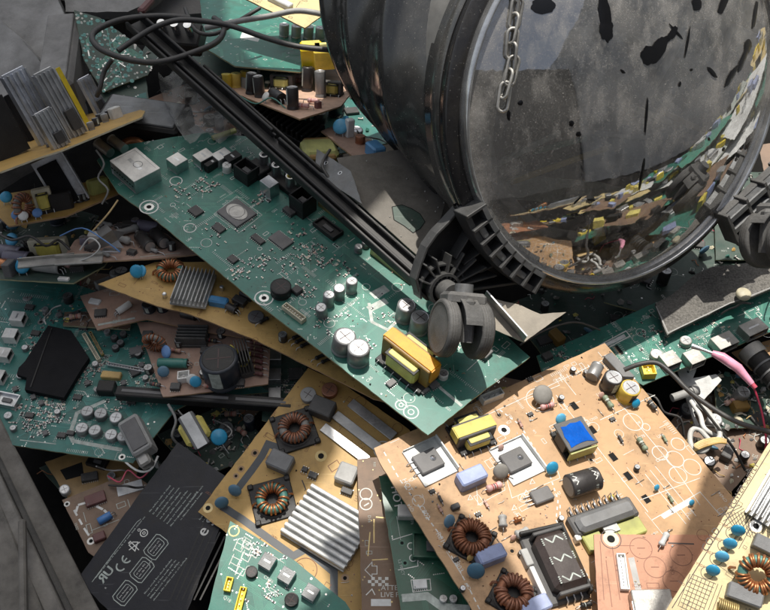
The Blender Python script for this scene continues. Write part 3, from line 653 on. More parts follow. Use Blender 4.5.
for a in ([(588, 365), (676, 470), (700, 505)], [(556, 395), (648, 512)], [(524, 400), (560, 385)], [(476, 420), (515, 402), (603, 360)], [(600, 420), (655, 395)], [(640, 500), (700, 478)], [(560, 375), (576, 395)], [(650, 470), (690, 520)], [(655, 466), (696, 516)], [(645, 474), (686, 524)], [(598, 352), (625, 384)]): B.L(a, .7)
B.L([(475, 470), (478, 505), (505, 490), (500, 462)], .6); B.L([(507, 480), (512, 498), (560, 478), (556, 466)], .6)
B.dash([(500, 410), (520, 425), (548, 470), (558, 500), (556, 520), (575, 552), (600, 600)], 1.4, 3, 3); B.dash([(384, 452), (400, 480), (440, 535), (470, 590), (485, 620)], 1.3, 4, 3); B.dash([(560, 505), (560, 525)], 1.3, 3, 3)
for i, t in enumerate(('HOT', 'C802', 'R811', 'L803')): B.T(t, 402 + i * 17, 480 + i * 27, 5, (9, 15), 'silk')
for x, y in ((520, 500), (524, 495), (512, 510), (468, 500), (530, 484)): B.L([(x, y), (x + 5, y - 1), (x + 2, y - 5)], .6, closed=True)
for i in range(11): B.L([(556 + i * 3.5, 379 - i * 1.6), (559 + i * 3.5, 384 - i * 1.6)], .6)
B.area([(660, 515), (690, 498), (694, 502), (664, 519)], 'silk'); B.L([(652, 520), (700, 492), (720, 515)], .8); B.res(668, 532, 2, 1.5, 0, 'solder', ())
for i, (x, y) in enumerate(((520, 425), (530, 415), (585, 375), (600, 398), (620, 440), (612, 420), (636, 470), (655, 490), (670, 500), (600, 480), (560, 520), (548, 535), (486, 505), (478, 515), (520, 555), (512, 540), (440, 500), (432, 492), (560, 400), (690, 505), (664, 440), (530, 380), (572, 372), (610, 500), (440, 510), (456, 560), (462, 590), (500, 450))):
    a_ = (1, -.42) if i % 2 else (.55, 1)
    if i % 4 == 0: B.res(x, y, 8, 1.7, a_, ('res_body', 'chip', 'res_green')[i % 3], ('band_dark',), lead=3)
    elif i % 4 == 1: B.ic(x, y, 6, 4, 2.2, a_)
    elif i % 4 == 2: B.cap(x, y, 3, 6, ('sleeve', 'sleeve_navy')[i % 3 == 0])
    else: B.disk(x, y, 3.4, a_, ('res_body', 'disc_blue', 'tape_yellow')[i % 3])
for i in range(26):                                        # bare wire links
    u = B.rp(); L = B.rnd.uniform(8, 18) * 1e-3 * .8; mb = MB(); mb.tube([(-L/2, 0, -1e-4), (-L/2, 0, 8e-4), (L/2, 0, 8e-4), (L/2, 0, -1e-4)], 3e-4, G['tin'], 6); mb.build('wire_link', B.e, (u[0], u[1], 0), (0, 0, R(B.rnd.choice((0, 90)))))
B.done()
# ================================================================== SMALL RUST BOARD over it
B = S_ = Board('circuit_board', 'small rust orange board with long white connector overlapping the big orange board', 'circuit board', (650, 570, 130), (.02, .8, 1), ((594, 534), (701, 535)),
    [(594, 534), (720, 535), (745, 640), (600, 660)], 'pcb_rust', edge='dark_red')
B.deco(16, 'silk_brown', 3, .5); B.pads(30, 'silk_brown', .5); B.screwhole(611, 539, 8, 'plastic_cream', 'silk_black')
for x, y, r in ((641, 548, 11), (655, 567, 11), (681, 555, 11), (674, 581, 11)): B.O(x, y, r, .7, 'silk_brown'); B.L([(x - 4, y), (x + 4, y)], 1, 'silk_brown')
B.conn(622, 573, 37, 9, 6, (.12, 1), 'plastic_white', 11); B.L([(612, 545), (620, 600)], .8, 'silk_brown'); B.L([(606, 560), (612, 607)], .8, 'silk_brown')
B.area([(628, 558), (634, 557), (642, 592), (636, 593)], 'plastic_grey'); B.L([(600, 541), (604, 600)], .7, 'silk_brown')
k = B.k(646, 600); mb = MB(); mb.box((0, 0, 7*k), (40*k, 26*k, 14*k), G['tin_dirty'], 0, 1*k); mb.box((-19.6*k, -4*k, 8*k), (2*k, 12*k, 8*k), G['tin']); mb.box((0, 13*k, 7*k), (1.2*k, .6*k, 8*k), G['black'])
B.put(mb, 'metal_socket', 650, 607, (1, 0)); B.res(663, 541, 16, 3.4, (-.45, 1), 'label_white', (), 'fuse'); B.L([(668, 543), (694, 544)], 1.5, 'silk_black'); B.done()
# ================================================================== CREAM BOARD lower right
B = C_ = Board('circuit_board', 'cream yellow power supply board with four blue disc capacitors at right edge', 'circuit board', (715, 560, 170), (-.1, .5, 1), ((666, 610), (770, 441)),
    [(778, 428), (860, 470), (900, 640), (650, 636)], 'pcb_cream', edge='paper_edge')
for x, y in ((736, 532), (728, 545), (720, 558), (711, 572)): B.disk(x, y, 7, (1, .35)); B.O(x - 4, y + 1, 6, .6, 'silk_black')
B.box(743, 596, 34, 16, 12, (1, .45), 'core_grey', 'inductor_block', 1.5); B.toroid(754, 577, 20, (1, .4), None, 10, 'copper', 'toroid_green', tiltx=25); B.box(763, 546, 22, 14, 11, (1, .5), 'core_grey', 'relay')
B.sink(785, 492, 84, 46, 15, (-.58, 1), 8, 'alu', .15, .35); B.screwhole(756, 526, 6, 'solder', 'silk_black')
B.L([(775, 442), (672, 608)], .8, 'silk_black'); B.T('POWER SUPPLY', 733, 508, 5.5, (11, -18), 'silk_black'); B.T('COLD', 707, 552, 7, (8, -13), 'silk_black')
for i in range(9):
    B.L([(724 + i * 3.4, 512 + i * 0), (734 + i * 3.4, 528 + i * 2)], .6, 'silk_black'); B.L([(740 + i * 2, 505 + i * 1.6), (718 + i * 2.6, 512 + i * 4.6)], .6, 'silk_black')
for i in range(9):
    B.L([(690 + i * 4, 574 + i * 1.4), (678 + i * 4, 606 + i * 1.4)], .6, 'silk_black'); B.L([(692 + i * -1.6, 574 + i * 4), (716 + i * -2, 584 + i * 4)], .6, 'silk_black')
for i in range(4): B.T('CY80' + str(i + 1), 718 - i * 8.5, 524 + i * 13, 3, (9, 4), 'silk_brown')
B.deco(40, 'silk_black', 2.4, .4, .0007)
k = B.k(725, 603); mb = MB()
mb.tube([(-9*k + i*.22*k, 6*k*math.cos(i*.7), 6*k + 6*k*math.sin(i*.7)) for i in range(90)], .9*k, G['gold'], 6); B.put(mb, 'coil', 726, 608, (1, .4)); B.done()
# ================================================================== TAN BOARD with ribbed heatsink, bottom centre
B = T_ = Board('circuit_board', 'tan power board with two copper toroids and a ribbed silver heatsink, bottom centre', 'circuit board', (290, 480, 72), (0, .6, 1), ((198, 512), (308, 368)),
    [(198, 512), (308, 368), (345, 385), (410, 430), (420, 470), (378, 640), (340, 622), (227, 533)], 'pcb_tan', edge='paper_edge')
B.deco(40, 'silk_brown', 2.4, .4); B.pads(90, 'silk_brown', .5)
B.toroid(295, 431, 16, (1, -.3), (1.36, 'black'), 11, 'copper_dark', 'disc_grey'); B.toroid(273, 501, 16.5, (1, -.3), (1.36, 'black'), 11, 'copper', 'toroid_green')
B.box(323, 411, 24, 18, 13, (1, .45), 'core', 'relay', 1); B.box(281, 464, 25, 18, 12, (1, .45), 'core_grey', 'relay', 1.5); B.box(347, 476, 20, 20, 10, (1, .4), 'plastic_grey', 'relay', 1.5)
B.sink(328, 528, 74, 60, 9, (1, .62), 9, 'alu_white', .3, .6, 1)
for x, y in ((357, 432), (345, 444), (372, 420)): B.box(x, y, 58, 10, 1.6, (1, .75), 'alu', 'metal_strip', .3, 1)
B.disk(236, 493, 7, (1, .3), 'disc_dull'); B.disk(223, 505, 7, (1, -.3), 'disc_dull'); B.cap(309, 397, 8, 7, 'plastic_grey', 'plastic_grey'); B.cap(330, 392, 8, 6, 'copper_dark', 'copper_dark')
B.L([(222, 506), (234, 514), (242, 519), (293, 556), (306, 549), (334, 572), (334, 612)], 7.5, 'trace_navy'); B.L([(233, 495), (252, 470), (262, 456), (268, 444), (280, 448)], 7.5, 'trace_navy')
for x, y, r in ((321, 456, 6), (208, 508, 5), (241, 469, 3.5), (236, 476, 3), (255, 453, 4), (345, 578, 4), (356, 407, 5)): B.screwhole(x, y, r, 'gold' if r > 4 else 'paper_edge')
B.L([(328, 466), (337, 460), (341, 466), (332, 472)], .7, 'silk_brown', True); B.O(305, 570, 12, .8, 'silk_brown'); B.ic(313, 476, 9, 6, 4, (1, .4)); B.ic(305, 470, 6, 5, 3, (1, .4)); B.O(383, 450, 5, 1.2, 'silk'); B.O(383, 450, 9, 1.2, 'silk')
for a in ((292, 498, 299, 511), (288, 508, 296, 517), (302, 480, 306, 490)): B.L([a[:2], a[2:]], 1.2, 'silk_black')
B.ic(347, 492, 12, 6, 4, (1, .4)); B.done()
# ================================================================== brown strip board
B = Board('circuit_board', 'narrow brown board between the ribbed heatsink and the deep green board, printed with an arrow', 'circuit board', (378, 540, 84), (.05, .7, 1), ((360, 458), (364, 612)),
    [(357, 459), (400, 455), (420, 500), (425, 640), (363, 640)], 'pcb_brown', edge='paper_edge')
B.O(366, 494, 6, 1.1); B.O(366, 504, 6, 1.1); B.L([(364, 506), (369, 503)], 1.4)
B.L([(365, 570), (372, 562), (372, 566), (377, 566), (377, 574), (372, 574), (372, 577)], .8, closed=True)
for i in range(6):
    for j in range(3):
        if (i + j) % 2: B.area([(368 + i * 3.4, 577 + j * 3), (371.4 + i * 3.4, 577 + j * 3), (371.4 + i * 3.4, 580 + j * 3), (368 + i * 3.4, 580 + j * 3)])
B.T('ATTEN', 381, 590, 5, (10, 0)); B.T('LIVE P', 381, 597, 5, (10, 0)); B.L([(366, 595), (372, 589), (375, 595)], 1); B.area([(371, 599), (391, 599), (391, 606), (371, 606)], 'label_white')
for a in ([(370, 532), (368, 556)], [(374, 519), (374, 543)], [(372, 560), (388, 559)], [(376, 517), (386, 518)]): B.L(a, 1.2, 'gold')
B.pads(40, 'gold', .6); B.deco(12, 'silk_dim', 2.4, .4); B.done()
# ================================================================== deep green HOT board
B = Board('circuit_board', 'deep green board printed HOT, tucked under the left edge of the big orange board', 'circuit board', (405, 540, 96), (.05, .75, 1), ((380, 476), (402, 608)),
    [(379, 476), (391, 475), (440, 500), (500, 560), (510, 640), (406, 640)], 'pcb_deep')
B.traces(10, 'trace_deep', .6); B.deco(14, 'silk_dim', 2.2, .4)
B.box(406, 514, 13, 17, 10, (0, 1), 'plastic_white', 'relay', 1); B.T('HOT', 391, 487, 8, (2, 11), 'silk', bold=.0003); B.screwhole(402, 543, 3.5, 'trace_deep'); B.screwhole(405, 563, 3.5, 'trace_deep')
B.O(411, 546, 3.4, 1); B.O(413, 558, 3.4, 1); B.L([(392, 540), (415, 533), (418, 566), (398, 570)], .8); B.ic(420, 585, 14, 9, 3, (1, -.05), 'label_white'); B.L([(411, 580), (430, 579), (431, 590), (413, 592)], .7, closed=True)
B.L([(402, 598), (427, 596), (442, 607), (470, 609)], 8, 'silk_dim'); B.socket(432, 548, 26, 40, 9, (0, 1), 'pcb_deep', 'transformer_frame'); B.cap(443, 600, 4, 5, 'alu'); B.cap(453, 600, 4, 5, 'alu'); B.T('L2 FB CY', 398, 560, 3, (3, 11), 'silk_dim'); B.done()
# ================================================================== small green board bottom left-centre
B = Board('circuit_board', 'green board with three small USB ports and yellow connectors at bottom edge', 'circuit board', (255, 570, 96), (.05, .55, 1), ((229, 522), (300, 568)),
    [(230, 521), (295, 561), (345, 602), (370, 640), (198, 650)], 'pcb_green')
B.traces(16, 'trace_green', .6); B.deco(14, 'silk', 2.6, .5); B.pads(40)
for x, y in ((268, 563), (287, 577), (311, 594)): B.port(x, y, 14, 14, 9, (1, .6), 'tin', 'gunmetal')
for x, y, l in ((229, 585, 14), (241, 600, 24)): B.conn(x, y, l, 7, 6, (-.25, 1), 'tape_bright', 5)
B.O(234, 531, 5, 1.2, 'gold'); B.cap(252, 573, 6, 5, 'black', 'black'); B.cap(292, 600, 7, 6, 'black', 'black')
for i, (x, y) in enumerate(((236, 542), (244, 540), (232, 556), (243, 552), (251, 548), (238, 566))):
    B.L([(x, y), (x + 8, y + 4), (x + 5, y + 10), (x - 2, y + 6)], .8, closed=bool(i % 2)); B.L([(x + 2, y - 2), (x - 3, y + 9)], .8)
B.smd(260, 550, 14, 30); B.smd(275, 590, 16, 30); B.done()
# ================================================================== BATTERY
B = Board('battery', 'black sealed battery block with white certification marks printed on its side', 'battery', (150, 530, 58), (-.05, .62, 1), ((77, 579), (178, 442)),
    [(77, 579), (178, 442), (233, 482), (229, 505), (176, 640), (128, 630)], 'battery', t=62, edge='battery', panel='battery_case')
def micro(B, x0, y0, to, nrow, ncol, pitch=(2.0, 4.2), m='silk_dim', size=1.6, perp=None):
    k = B.k(x0, y0); u = B.uv(x0, y0); a = B.ang(x0, y0, to); c, s_ = math.cos(a), math.sin(a); r = B.rnd
    for j in range(nrow):
        x = 0; end = ncol * r.uniform(.7, 1)
        while x < end * pitch[0]:
            wl = r.randint(2, 8)
            for q in range(wl):
                h = size * r.choice((.6, .65, 1)); X = x * k; Y = -j * pitch[1] * k
                for (dx, dy, w_, h_) in ((0, 0, .35, h), (.5, 0, .35, h * .7)) if r.random() < .7 else ((0, 0, .9, .35), (0, h * .6, .9, .3)):
                    px, py = X + dx * k, Y + dy * k; w2, h2 = w_ * k, h_ * k
                    B.silk.add([(u[0] + p * c - q2 * s_, u[1] + p * s_ + q2 * c, 1e-4) for p, q2 in ((px, py), (px + w2, py), (px + w2, py + h2), (px, py + h2))], [(0, 1, 2, 3)], G[m])
                x += 1.25
            x += 1.0
up_ = (10, -12.6)
micro(B, 150, 512, up_, 7, 30, (1.25, 4.6)); micro(B, 96, 578, (10, -12.4), 1, 82, (1.25, 4)); micro(B, 145, 594, up_, 4, 36, (1.25, 4)); micro(B, 178, 518, up_, 2, 28, (1.25, 4)); micro(B, 200, 520, up_, 2, 22, (1.25, 4))
B.L([(92, 582), (137, 522), (141, 519)], .5, 'silk_dim')
def lg(t, x, y, s, **kw): B.T(t, x, y, s, up_, 'silk', **kw)
B.T('R', 103, 584, 9, up_, 'silk_dim', mirror=True, bold=.0006); B.T('U', 109, 577, 9, up_, 'silk_dim', bold=.0006); B.T('R', 106, 589, 2, up_, 'silk')
for (cx, cy, full) in ((121, 566, 0), (127, 558, 1)):       # C E mark
    u = B.uv(cx, cy); k = B.k(cx, cy); a = B.ang(cx, cy, up_); r_ = 4.6 * k
    B.silk.strip([(u[0] + r_ * math.cos(a + t), u[1] + r_ * math.sin(a + t)) for t in [R(90 + 18 * i) for i in range(11)]], 1.5 * k, 1.2e-4, G['silk_dim'])
    if full: B.silk.strip([u, (u[0] - r_ * math.cos(a), u[1] - r_ * math.sin(a))], 1.3 * k, 1.25e-4, G['silk_dim'])
x, y = 134, 547; B.L([(x - 5, y - 2), (x + 1, y + 4), (x + 4, y - 5), (x - 1, y - 5)], .9, closed=True); B.L([(x - 5, y + 3), (x + 6, y - 5)], .9); B.L([(x - 4, y - 6), (x + 5, y + 3)], .9); B.area([(x - 6, y - 4), (x - 4, y - 6), (x - 3, y - 5), (x - 5, y - 3)])
x, y = 144, 533; B.O(x, y, 3.6, 1); B.O(x, y, 1.3, .8); B.O(x - 5, y - 3, 1.2, .6)
for cx, cy in ((156, 547), (142, 570), (125, 593)):
    d = Vector((10, -12.6)).normalized(); n2 = Vector((12.6, 10)).normalized(); c_ = Vector((cx, cy))
    for a, b, w in ((12, 7.6, .8), (8.8, 4.6, .6)):
        P = [c_ + d * x_ + n2 * y_ for x_, y_ in ((-a, -b * .6), (-a * .85, -b), (a * .85, -b), (a, -b * .6), (a, b * .6), (a * .85, b), (-a * .85, b), (-a, b * .6))]; B.L([tuple(p) for p in P], w, 'silk_dim', True)
    st = c_ - d * 7 - n2 * 1; micro(B, st.x, st.y, up_, 2, 11, (1.25, 3.4), 'silk', 1.5)
B.T('e', 205, 537, 12, (9, -13), 'silk', bold=.0006); B.T('S', 213, 526, 10, (9, -13), 'silk', bold=.0006)
for i in range(6): B.L([(205 + i * 5, 520 + i * 4), (170 + i * 6, 600)], 1.6, 'black')
B.done()
# ================================================================== left motherboard
B = Board('circuit_board', 'teal green motherboard at left edge with a black many-sided heatsink plate', 'circuit board', (60, 380, 62), (.0, .85, 1), ((0, 442), (131, 461)),
    [(-14, 278), (70, 282), (120, 300), (175, 330), (270, 392), (200, 398), (175, 410), (133, 463), (0, 443), (-20, 440)], 'pcb_teal')
B.traces(60, 'trace_teal', .6); B.rows(26, 'silk_dim'); B.deco(50, 'silk_dim', 2.4, .4); B.pads(120)
mb = MB(); mb.prism([B.uv(*p) for p in ((50, 330), (73, 335), (91, 362), (84, 372), (66, 402), (27, 394), (29, 382), (19, 379), (21, 372), (27, 366))], .002, .0075, G['heat_black']); mb.strip([B.uv(54, 333), B.uv(33, 392)], .0012, .0085, G['black']); mb.build('heatsink', B.e)
for x, y in ((20, 322), (13, 339), (6, 358), (0, 380)): B.port(x, y, 12, 13, 10, (-.5, 1), 'plastic_white', 'plastic_white')
k = B.k(8, 402); B.socket(8, 402, 24, 15, 6, (1, .2), 'tin', 'metal_frame'); B.cap(21, 377, 4, 4, 'alu'); B.cap(9, 417, 4, 4, 'alu')
for x, y in ((89, 415), (102, 417), (118, 421), (83, 432), (97, 434), (113, 438), (125, 440)): B.cap(x, y, 6.3, 8, 'sleeve_grey', 'label_white')
B.L([(105, 401), (77, 413), (70, 434), (73, 441), (122, 450)], 4, 'silk_dim'); B.ic(71, 434, 8, 5, 3, 0); B.box(108, 391, 17, 13, 10, (1, .1), 'black', 'relay'); B.box(112, 377, 20, 8, 5, (1, .1), 'wire_tan', 'coil_block')
B.conn(92, 349, 40, 4, 5, (.55, 1), 'plastic_cream', 14); B.conn(97, 345, 34, 3, 4, (.55, 1), 'gold', 12); B.conn(127, 369, 40, 4, 4, (1, .2), 'tin', 12)
for x, y in ((115, 340), (121, 345), (116, 350), (124, 336), (139, 356)): B.cap(x, y, 3.6, 5, 'chip', 'alu')
B.ic(75, 318, 12, 12, 3, (.5, 1)); B.ic(135, 372, 12, 9, 3, (.5, 1)); B.ic(137, 353, 9, 13, 5, (.2, 1), 'chip_grey'); B.box(138, 396, 9, 8, 7, 0, 'dark_red', 'connector'); B.box(153, 396, 20, 9, 7, (1, .1), 'plastic_cream', 'connector')
for x, y in ((41, 322), (2, 432), (122, 457)): B.screwhole(x, y, 3.5)
for i, (x, y) in enumerate(((30, 308), (46, 312), (60, 316), (84, 328), (96, 366), (88, 384), (78, 398), (58, 414), (42, 404), (30, 416), (14, 430), (46, 434), (62, 436), (98, 392), (124, 384), (132, 402), (146, 380), (142, 366), (36, 334), (26, 350), (16, 390), (100, 328), (108, 334), (34, 398))):
    if i % 3 == 0: B.ic(x, y, 9, 6, 2.5, (1, .1))
    elif i % 3 == 1: B.cap(x, y, 3.2, 5, 'sleeve_grey')
    else: B.ic(x, y, 6, 5, 3, (.4, 1), 'chip_grey')
for a, b, n in ((60, 415, 40), (30, 425, 40), (45, 318, 25), (85, 375, 30), (50, 408, 25), (120, 400, 14), (35, 345, 18), (100, 362, 25), (20, 410, 25), (150, 375, 25)): B.smd(a, b, 14, n)
B.L([(20, 440), (56, 444)], 1, 'silk_dim'); B.done()
# ================================================================== brown boards above it
B = Board('circuit_board', 'dim brown board with a dark blue standing capacitor and teal cylinder capacitor at left', 'circuit board', (200, 372, 86), (-.05, .85, 1), ((163, 396), (268, 385)),
    [(137, 322), (185, 322), (250, 340), (270, 350), (268, 384), (191, 394), (163, 397)], 'pcb_pink', edge='paper_edge')
B.toroid(157, 350, 12, (1, .1), None, 9, 'copper_dark', 'disc_grey', up=True); B.capl(174, 366, 5, 30, (1, .02), 'sleeve_green', 'toroid_green'); B.disk(165, 376, 6, 0, 'disc_dull'); B.disk(197, 386, 6, 0, 'disc_blue'); B.disk(168, 357, 7, (1, 1), 'wire_blue')
B.conn(185, 379, 12, 10, 8, 0, 'plastic_white', 3); B.cap(224, 378, 19, 32, 'sleeve_navy', 'black'); B.disk(194, 384, 6, 0, 'plastic_white')
for i in range(6): B.res(257, 345 + i * 6, 14, 2.4, (1, .2), 'dark_red', ('gold',))
B.sink(246, 366, 30, 14, 26, (.2, 1), 5, 'rail_dark'); B.sink(194, 340, 30, 20, 14, (1, 0), 5, 'rail_dark'); B.deco(12, 'silk_dim', 2.4); 
for i, (x, y) in enumerate(((150, 372), (156, 386), (176, 388), (205, 376), (210, 388), (240, 384), (180, 345), (212, 342), (148, 336), (222, 336), (176, 352), (206, 352))):
    if i % 3 == 0: B.cap(x, y, 4.5, 8)
    elif i % 3 == 1: B.res(x, y, 12, 2.3, (1, .2), ('res_body', 'chip')[i % 2])
    else: B.ic(x, y, 10, 8, 4, (1, 0))
B.done()
B = Board('circuit_board', 'plain brown board scrap between teal motherboard and long tan board', 'circuit board', (140, 315, 92), (.0, .85, 1), ((97, 330), (190, 322)),
    [(80, 296), (120, 285), (210, 306), (262, 340), (205, 332), (147, 319), (97, 330)], 'pcb_pink', edge='paper_edge')
B.box(95, 302, 12, 7, 2, (1, .2), 'label_white', 'sticker'); B.ic(101, 314, 12, 9, 3, 0); B.L([(98, 325), (135, 318)], 2.4, 'silk_dim'); B.cap(150, 310, 6, 10, 'sleeve_navy', 'black'); B.cap(163, 309, 6, 10, 'sleeve_navy', 'black'); B.capl(125, 310, 3.5, 16, (-1, .6), 'plastic_white'); B.capl(190, 318, 5, 16, (1, .3)); B.deco(14, 'silk_dim', 2.4); B.done()
# ================================================================== long tan board under the mainboard
B = Board('circuit_board', 'long narrow tan board with copper toroid and white finned heatsink under the mainboard', 'circuit board', (230, 305, 122), (.08, .85, 1), ((157, 306), (374, 398)),
    [(98, 284), (155, 262), (215, 262), (300, 325), (420, 410), (374, 399), (337, 380), (256, 340), (190, 314), (157, 306)], 'pcb_tan', edge='paper_edge')
B.toroid(171, 274, 14, (1, 0), None, 12, 'copper', 'toroid_green'); B.disk(138, 277, 7, (1, .1), 'disc_blue'); B.disk(143, 276, 6, (1, 1), 'disc_blue'); B.sink(194, 293, 44, 36, 10, (.35, -1), 9, 'alu_white', .3, .3, 4)
for x, y in ((165, 297), (190, 304), (222, 290)): B.box(x, y, 4, 4, 6, 0, 'tin', 'metal_leg')
B.film(219, 304, 20, 9, 8, (1, .15), 'box_blue'); B.capl(232, 311, 4, 12, (1, .6)); B.ic(240, 303, 14, 8, 6, (1, .5)); B.ic(247, 297, 14, 8, 6, (1, .5)); B.cap(283, 340, 4.5, 9); B.cap(256, 318, 8, 3, 'chip_grey', 'chip_grey')
for x, y in ((300, 342), (305, 346), (297, 338), (320, 358), (326, 362), (234, 308), (264, 322)): B.res(x, y, 11, 2.2, (1, -.5), 'black', (), 'diode')
B.deco(26, 'silk_brown', 2.4, .4); B.pads(60, 'silk_brown', .5); B.done()
# ================================================================== stack at left
B = Board('circuit_board', 'pale brown board carrying crumpled grey metal and two lying capacitors, left of mainboard', 'circuit board', (130, 250, 130), (.05, 1, .62), ((87, 262), (197, 255)),
    [(60, 262), (75, 240), (120, 222), (150, 224), (199, 254), (160, 258), (87, 262)], 'pcb_pink', edge='paper_edge')
B.capl(146, 247, 6.5, 26, (-.6, -.6), 'sleeve', 'alu'); B.capl(160, 244, 6.5, 26, (-.6, -.6), 'sleeve', 'alu'); B.res(128, 235, 24, 4, (1, -.3), 'plastic_grey', ()); B.res(120, 243, 26, 4, (1, .3), 'plastic_grey', ()); B.capl(150, 232, 6, 22, (-1, -.2), 'sleeve_purple'); B.ic(130, 228, 14, 10, 6, 0)
B.box(112, 252, 18, 8, 3, (1, 0), 'tin', 'metal_clip'); B.box(95, 240, 12, 10, 8, (1, 0), 'plastic_white', 'connector'); 
for i, (x, y) in enumerate(((100, 232), (106, 226), (112, 236), (136, 226), (142, 236), (120, 228), (172, 250), (152, 252), (90, 250), (84, 244), (104, 256), (132, 254))):
    if i % 3 == 0: B.cap(x, y, 4, 8, ('sleeve', 'sleeve_purple', 'sleeve_grey')[i % 2])
    elif i % 3 == 1: B.res(x, y, 15, 2.2, (1, (-.4, .3, .1)[i % 3]), 'plastic_grey', (), lead=9)
    else: B.ic(x, y, 9, 7, 4, (1, .2))
B.L([(140, 257), (180, 253)], 1, 'silk_dim'); B.deco(8, 'silk_dim', 2.4); B.done()
mb = MB(); P = [onz(*p) for p in ((84, 246, 152), (100, 238, 158), (112, 230, 165), (125, 232, 150), (118, 240, 150), (124, 248, 145), (108, 246, 146), (96, 250, 143), (106, 224, 156), (96, 231, 150))]
o0 = P[0].copy(); mb.add([p - o0 for p in P], [(0, 1, 7), (1, 6, 7), (1, 4, 6), (1, 2, 4), (2, 3, 4), (4, 5, 6), (8, 2, 1), (9, 8, 1)], G['sleeve_grey']); tag(mb.build('metal_scrap', None, o0), 'crumpled piece of torn grey sheet metal on the pale brown board', 'scrap metal')
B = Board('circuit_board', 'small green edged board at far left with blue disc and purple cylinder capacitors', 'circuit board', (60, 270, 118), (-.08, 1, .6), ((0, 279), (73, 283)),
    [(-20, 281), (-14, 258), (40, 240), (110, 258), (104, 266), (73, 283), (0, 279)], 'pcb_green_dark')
B.capl(10, 258, 7, 34, (1, .1), 'sleeve_purple', 'black'); B.capl(20, 264, 7, 30, (1, .1), 'sleeve_purple', 'black'); B.disk(25, 274, 8, (1, 0)); B.disk(22, 271, 7, (1, 1)); B.trafo(52, 256, 38, 16, 20, (1, -.05), 'plastic_cream', 'tape_yellow', None, 5); B.disk(14, 247, 7, (1, 0)); B.cap(74, 262, 4, 8); B.cap(82, 260, 4, 8); B.cap(88, 256, 5, 9, 'sleeve_purple'); B.ic(78, 270, 14, 8, 5, (1, -.1)); B.res(66, 268, 14, 2.4, (1, .3), 'res_pink'); B.disk(36, 252, 5, 0, 'disc_dull'); B.ic(34, 262, 12, 8, 6, (1, .1)); B.cap(28, 250, 5, 10)
B.box(12, 274, 9, 14, 14, 0, 'chip_grey', 'relay'); B.capl(48, 272, 6, 32, (1, .1), 'plastic_grey', 'plastic_grey'); B.capl(3, 268, 5, 12, (1, .1), 'copper', 'copper'); B.box(64, 280, 12, 5, 3, 0, 'plastic_white', 'connector'); B.done()
for i, (a, b, c) in enumerate((((18, 265), (72, 254), 'flat grey metal strip lying across the green edged board'), ((55, 262), (100, 254), 'pale short metal strip above the blue disc capacitor'))):
    p, q = onz(*a, 142), onz(*b, 150); mb = MB(); d = (q - p); mb.m = Matrix.Rotation(math.atan2(d.y, d.x), 4, 'Z'); mb.box((d.length/2, 0, 0), (d.length, .009, .002), G['tin_dirty'], 0, .0006); mb.box((d.length/2, .0045, .002), (d.length, .0012, .005), G['tin_dirty']); tag(mb.build('metal_strip', None, p), c, 'metal strip')
B = Board('circuit_board', 'narrow tan board below the top left heatsink board with a brown upright toroid', 'circuit board', (60, 215, 162), (-.12, 1, .5), ((9, 226), (66, 215)),
    [(-15, 205), (-8, 196), (60, 185), (128, 178), (119, 193), (66, 216), (9, 226)], 'pcb_tan', edge='paper_edge')
B.toroid(27, 218, 13, (1, -.6), None, 9, 'copper_dark', 'disc_grey', up=True); B.trafo(47, 211, 18, 18, 24, (1, -.2), 'plastic_cream', 'tape_yellow', None, 3); B.box(63, 208, 22, 16, 17, (1, -.2), 'black', 'relay', 2)
B.disk(18, 221, 5, 0, 'wire_blue'); B.disk(25, 222, 5, 0, 'plastic_white'); B.disk(39, 219, 5, 0, 'wire_blue'); B.cap(80, 202, 4, 8); B.cap(86, 200, 4, 8); B.disk(8, 204, 6, 0, 'disc_blue')
k = B.k(76, 200); mb = MB(); mb.box((0, 0, 26*k), (32*k, 3*k, 52*k), G['alu_blue'], 0, .4*k); mb.box((-3*k, -3*k, 24*k), (20*k, 4*k, 44*k), G['heat_black'], 0, .4*k); mb.box((16*k, -4*k, 26*k), (2*k, 8*k, 52*k), G['alu_blue'], 0, .3*k); o = B.put(mb, 'heatsink', 74, 203, (1, -.2)); o.rotation_euler.rotate_axis('Y', -.28)
B.box(100, 192, 20, 12, 14, (1, -.3), 'tape_green', 'relay', 1.5); B.done()
B = Board('circuit_board', 'pale tan board at upper left carrying tall silver heatsinks and a yellow card', 'circuit board', (90, 135, 215), (-.26, 1, .42), ((37, 158), (144, 110)),
    [(-15, 165), (-10, 148), (70, 118), (125, 106), (145, 111), (142, 117), (62, 150), (37, 158), (0, 172)], 'pcb_tan', edge='plastic_cream')
def fin(x, y, sx, sy, h, m, tw=0, lean=(-.16, 0), name='heatsink'):
    k = B.k(x, y); mb = MB(); X, Y, H = sx*k, sy*k, h*k; mb.box((0, 0, H/2), (X, Y*.25, H), G[m], 0, .4*k)
    if sy > 5:
        for q in (-1, 1): mb.box((q*X*.47, Y*.35, H*.49), (X*.08, Y*.7, H*.97), G[m], 0, .2*k)
        mb.box((0, Y*.66, H*.45), (X*.5, Y*.1, H*.86), G[m], 0, .2*k)
    if name == 'heatsink' and m != 'heat_black':
        nn = max(3, int(sx / 4.5))
        for q in range(nn + 1): mb.box((-X*.5 + X*q/nn, -Y*.26, H*.485), (X*.06, Y*.34, H*.96), G['alu' if q % 2 else m], 0, .15*k)
        mb.box((X*.1, -Y*.5, H*.25), (X*.5, Y*.3, H*.3), G['chip'], 0, .5*k)
    o = B.put(mb, name, x, y, (1, -.35)); o.rotation_euler = (lean[1], lean[0], o.rotation_euler.z); return o
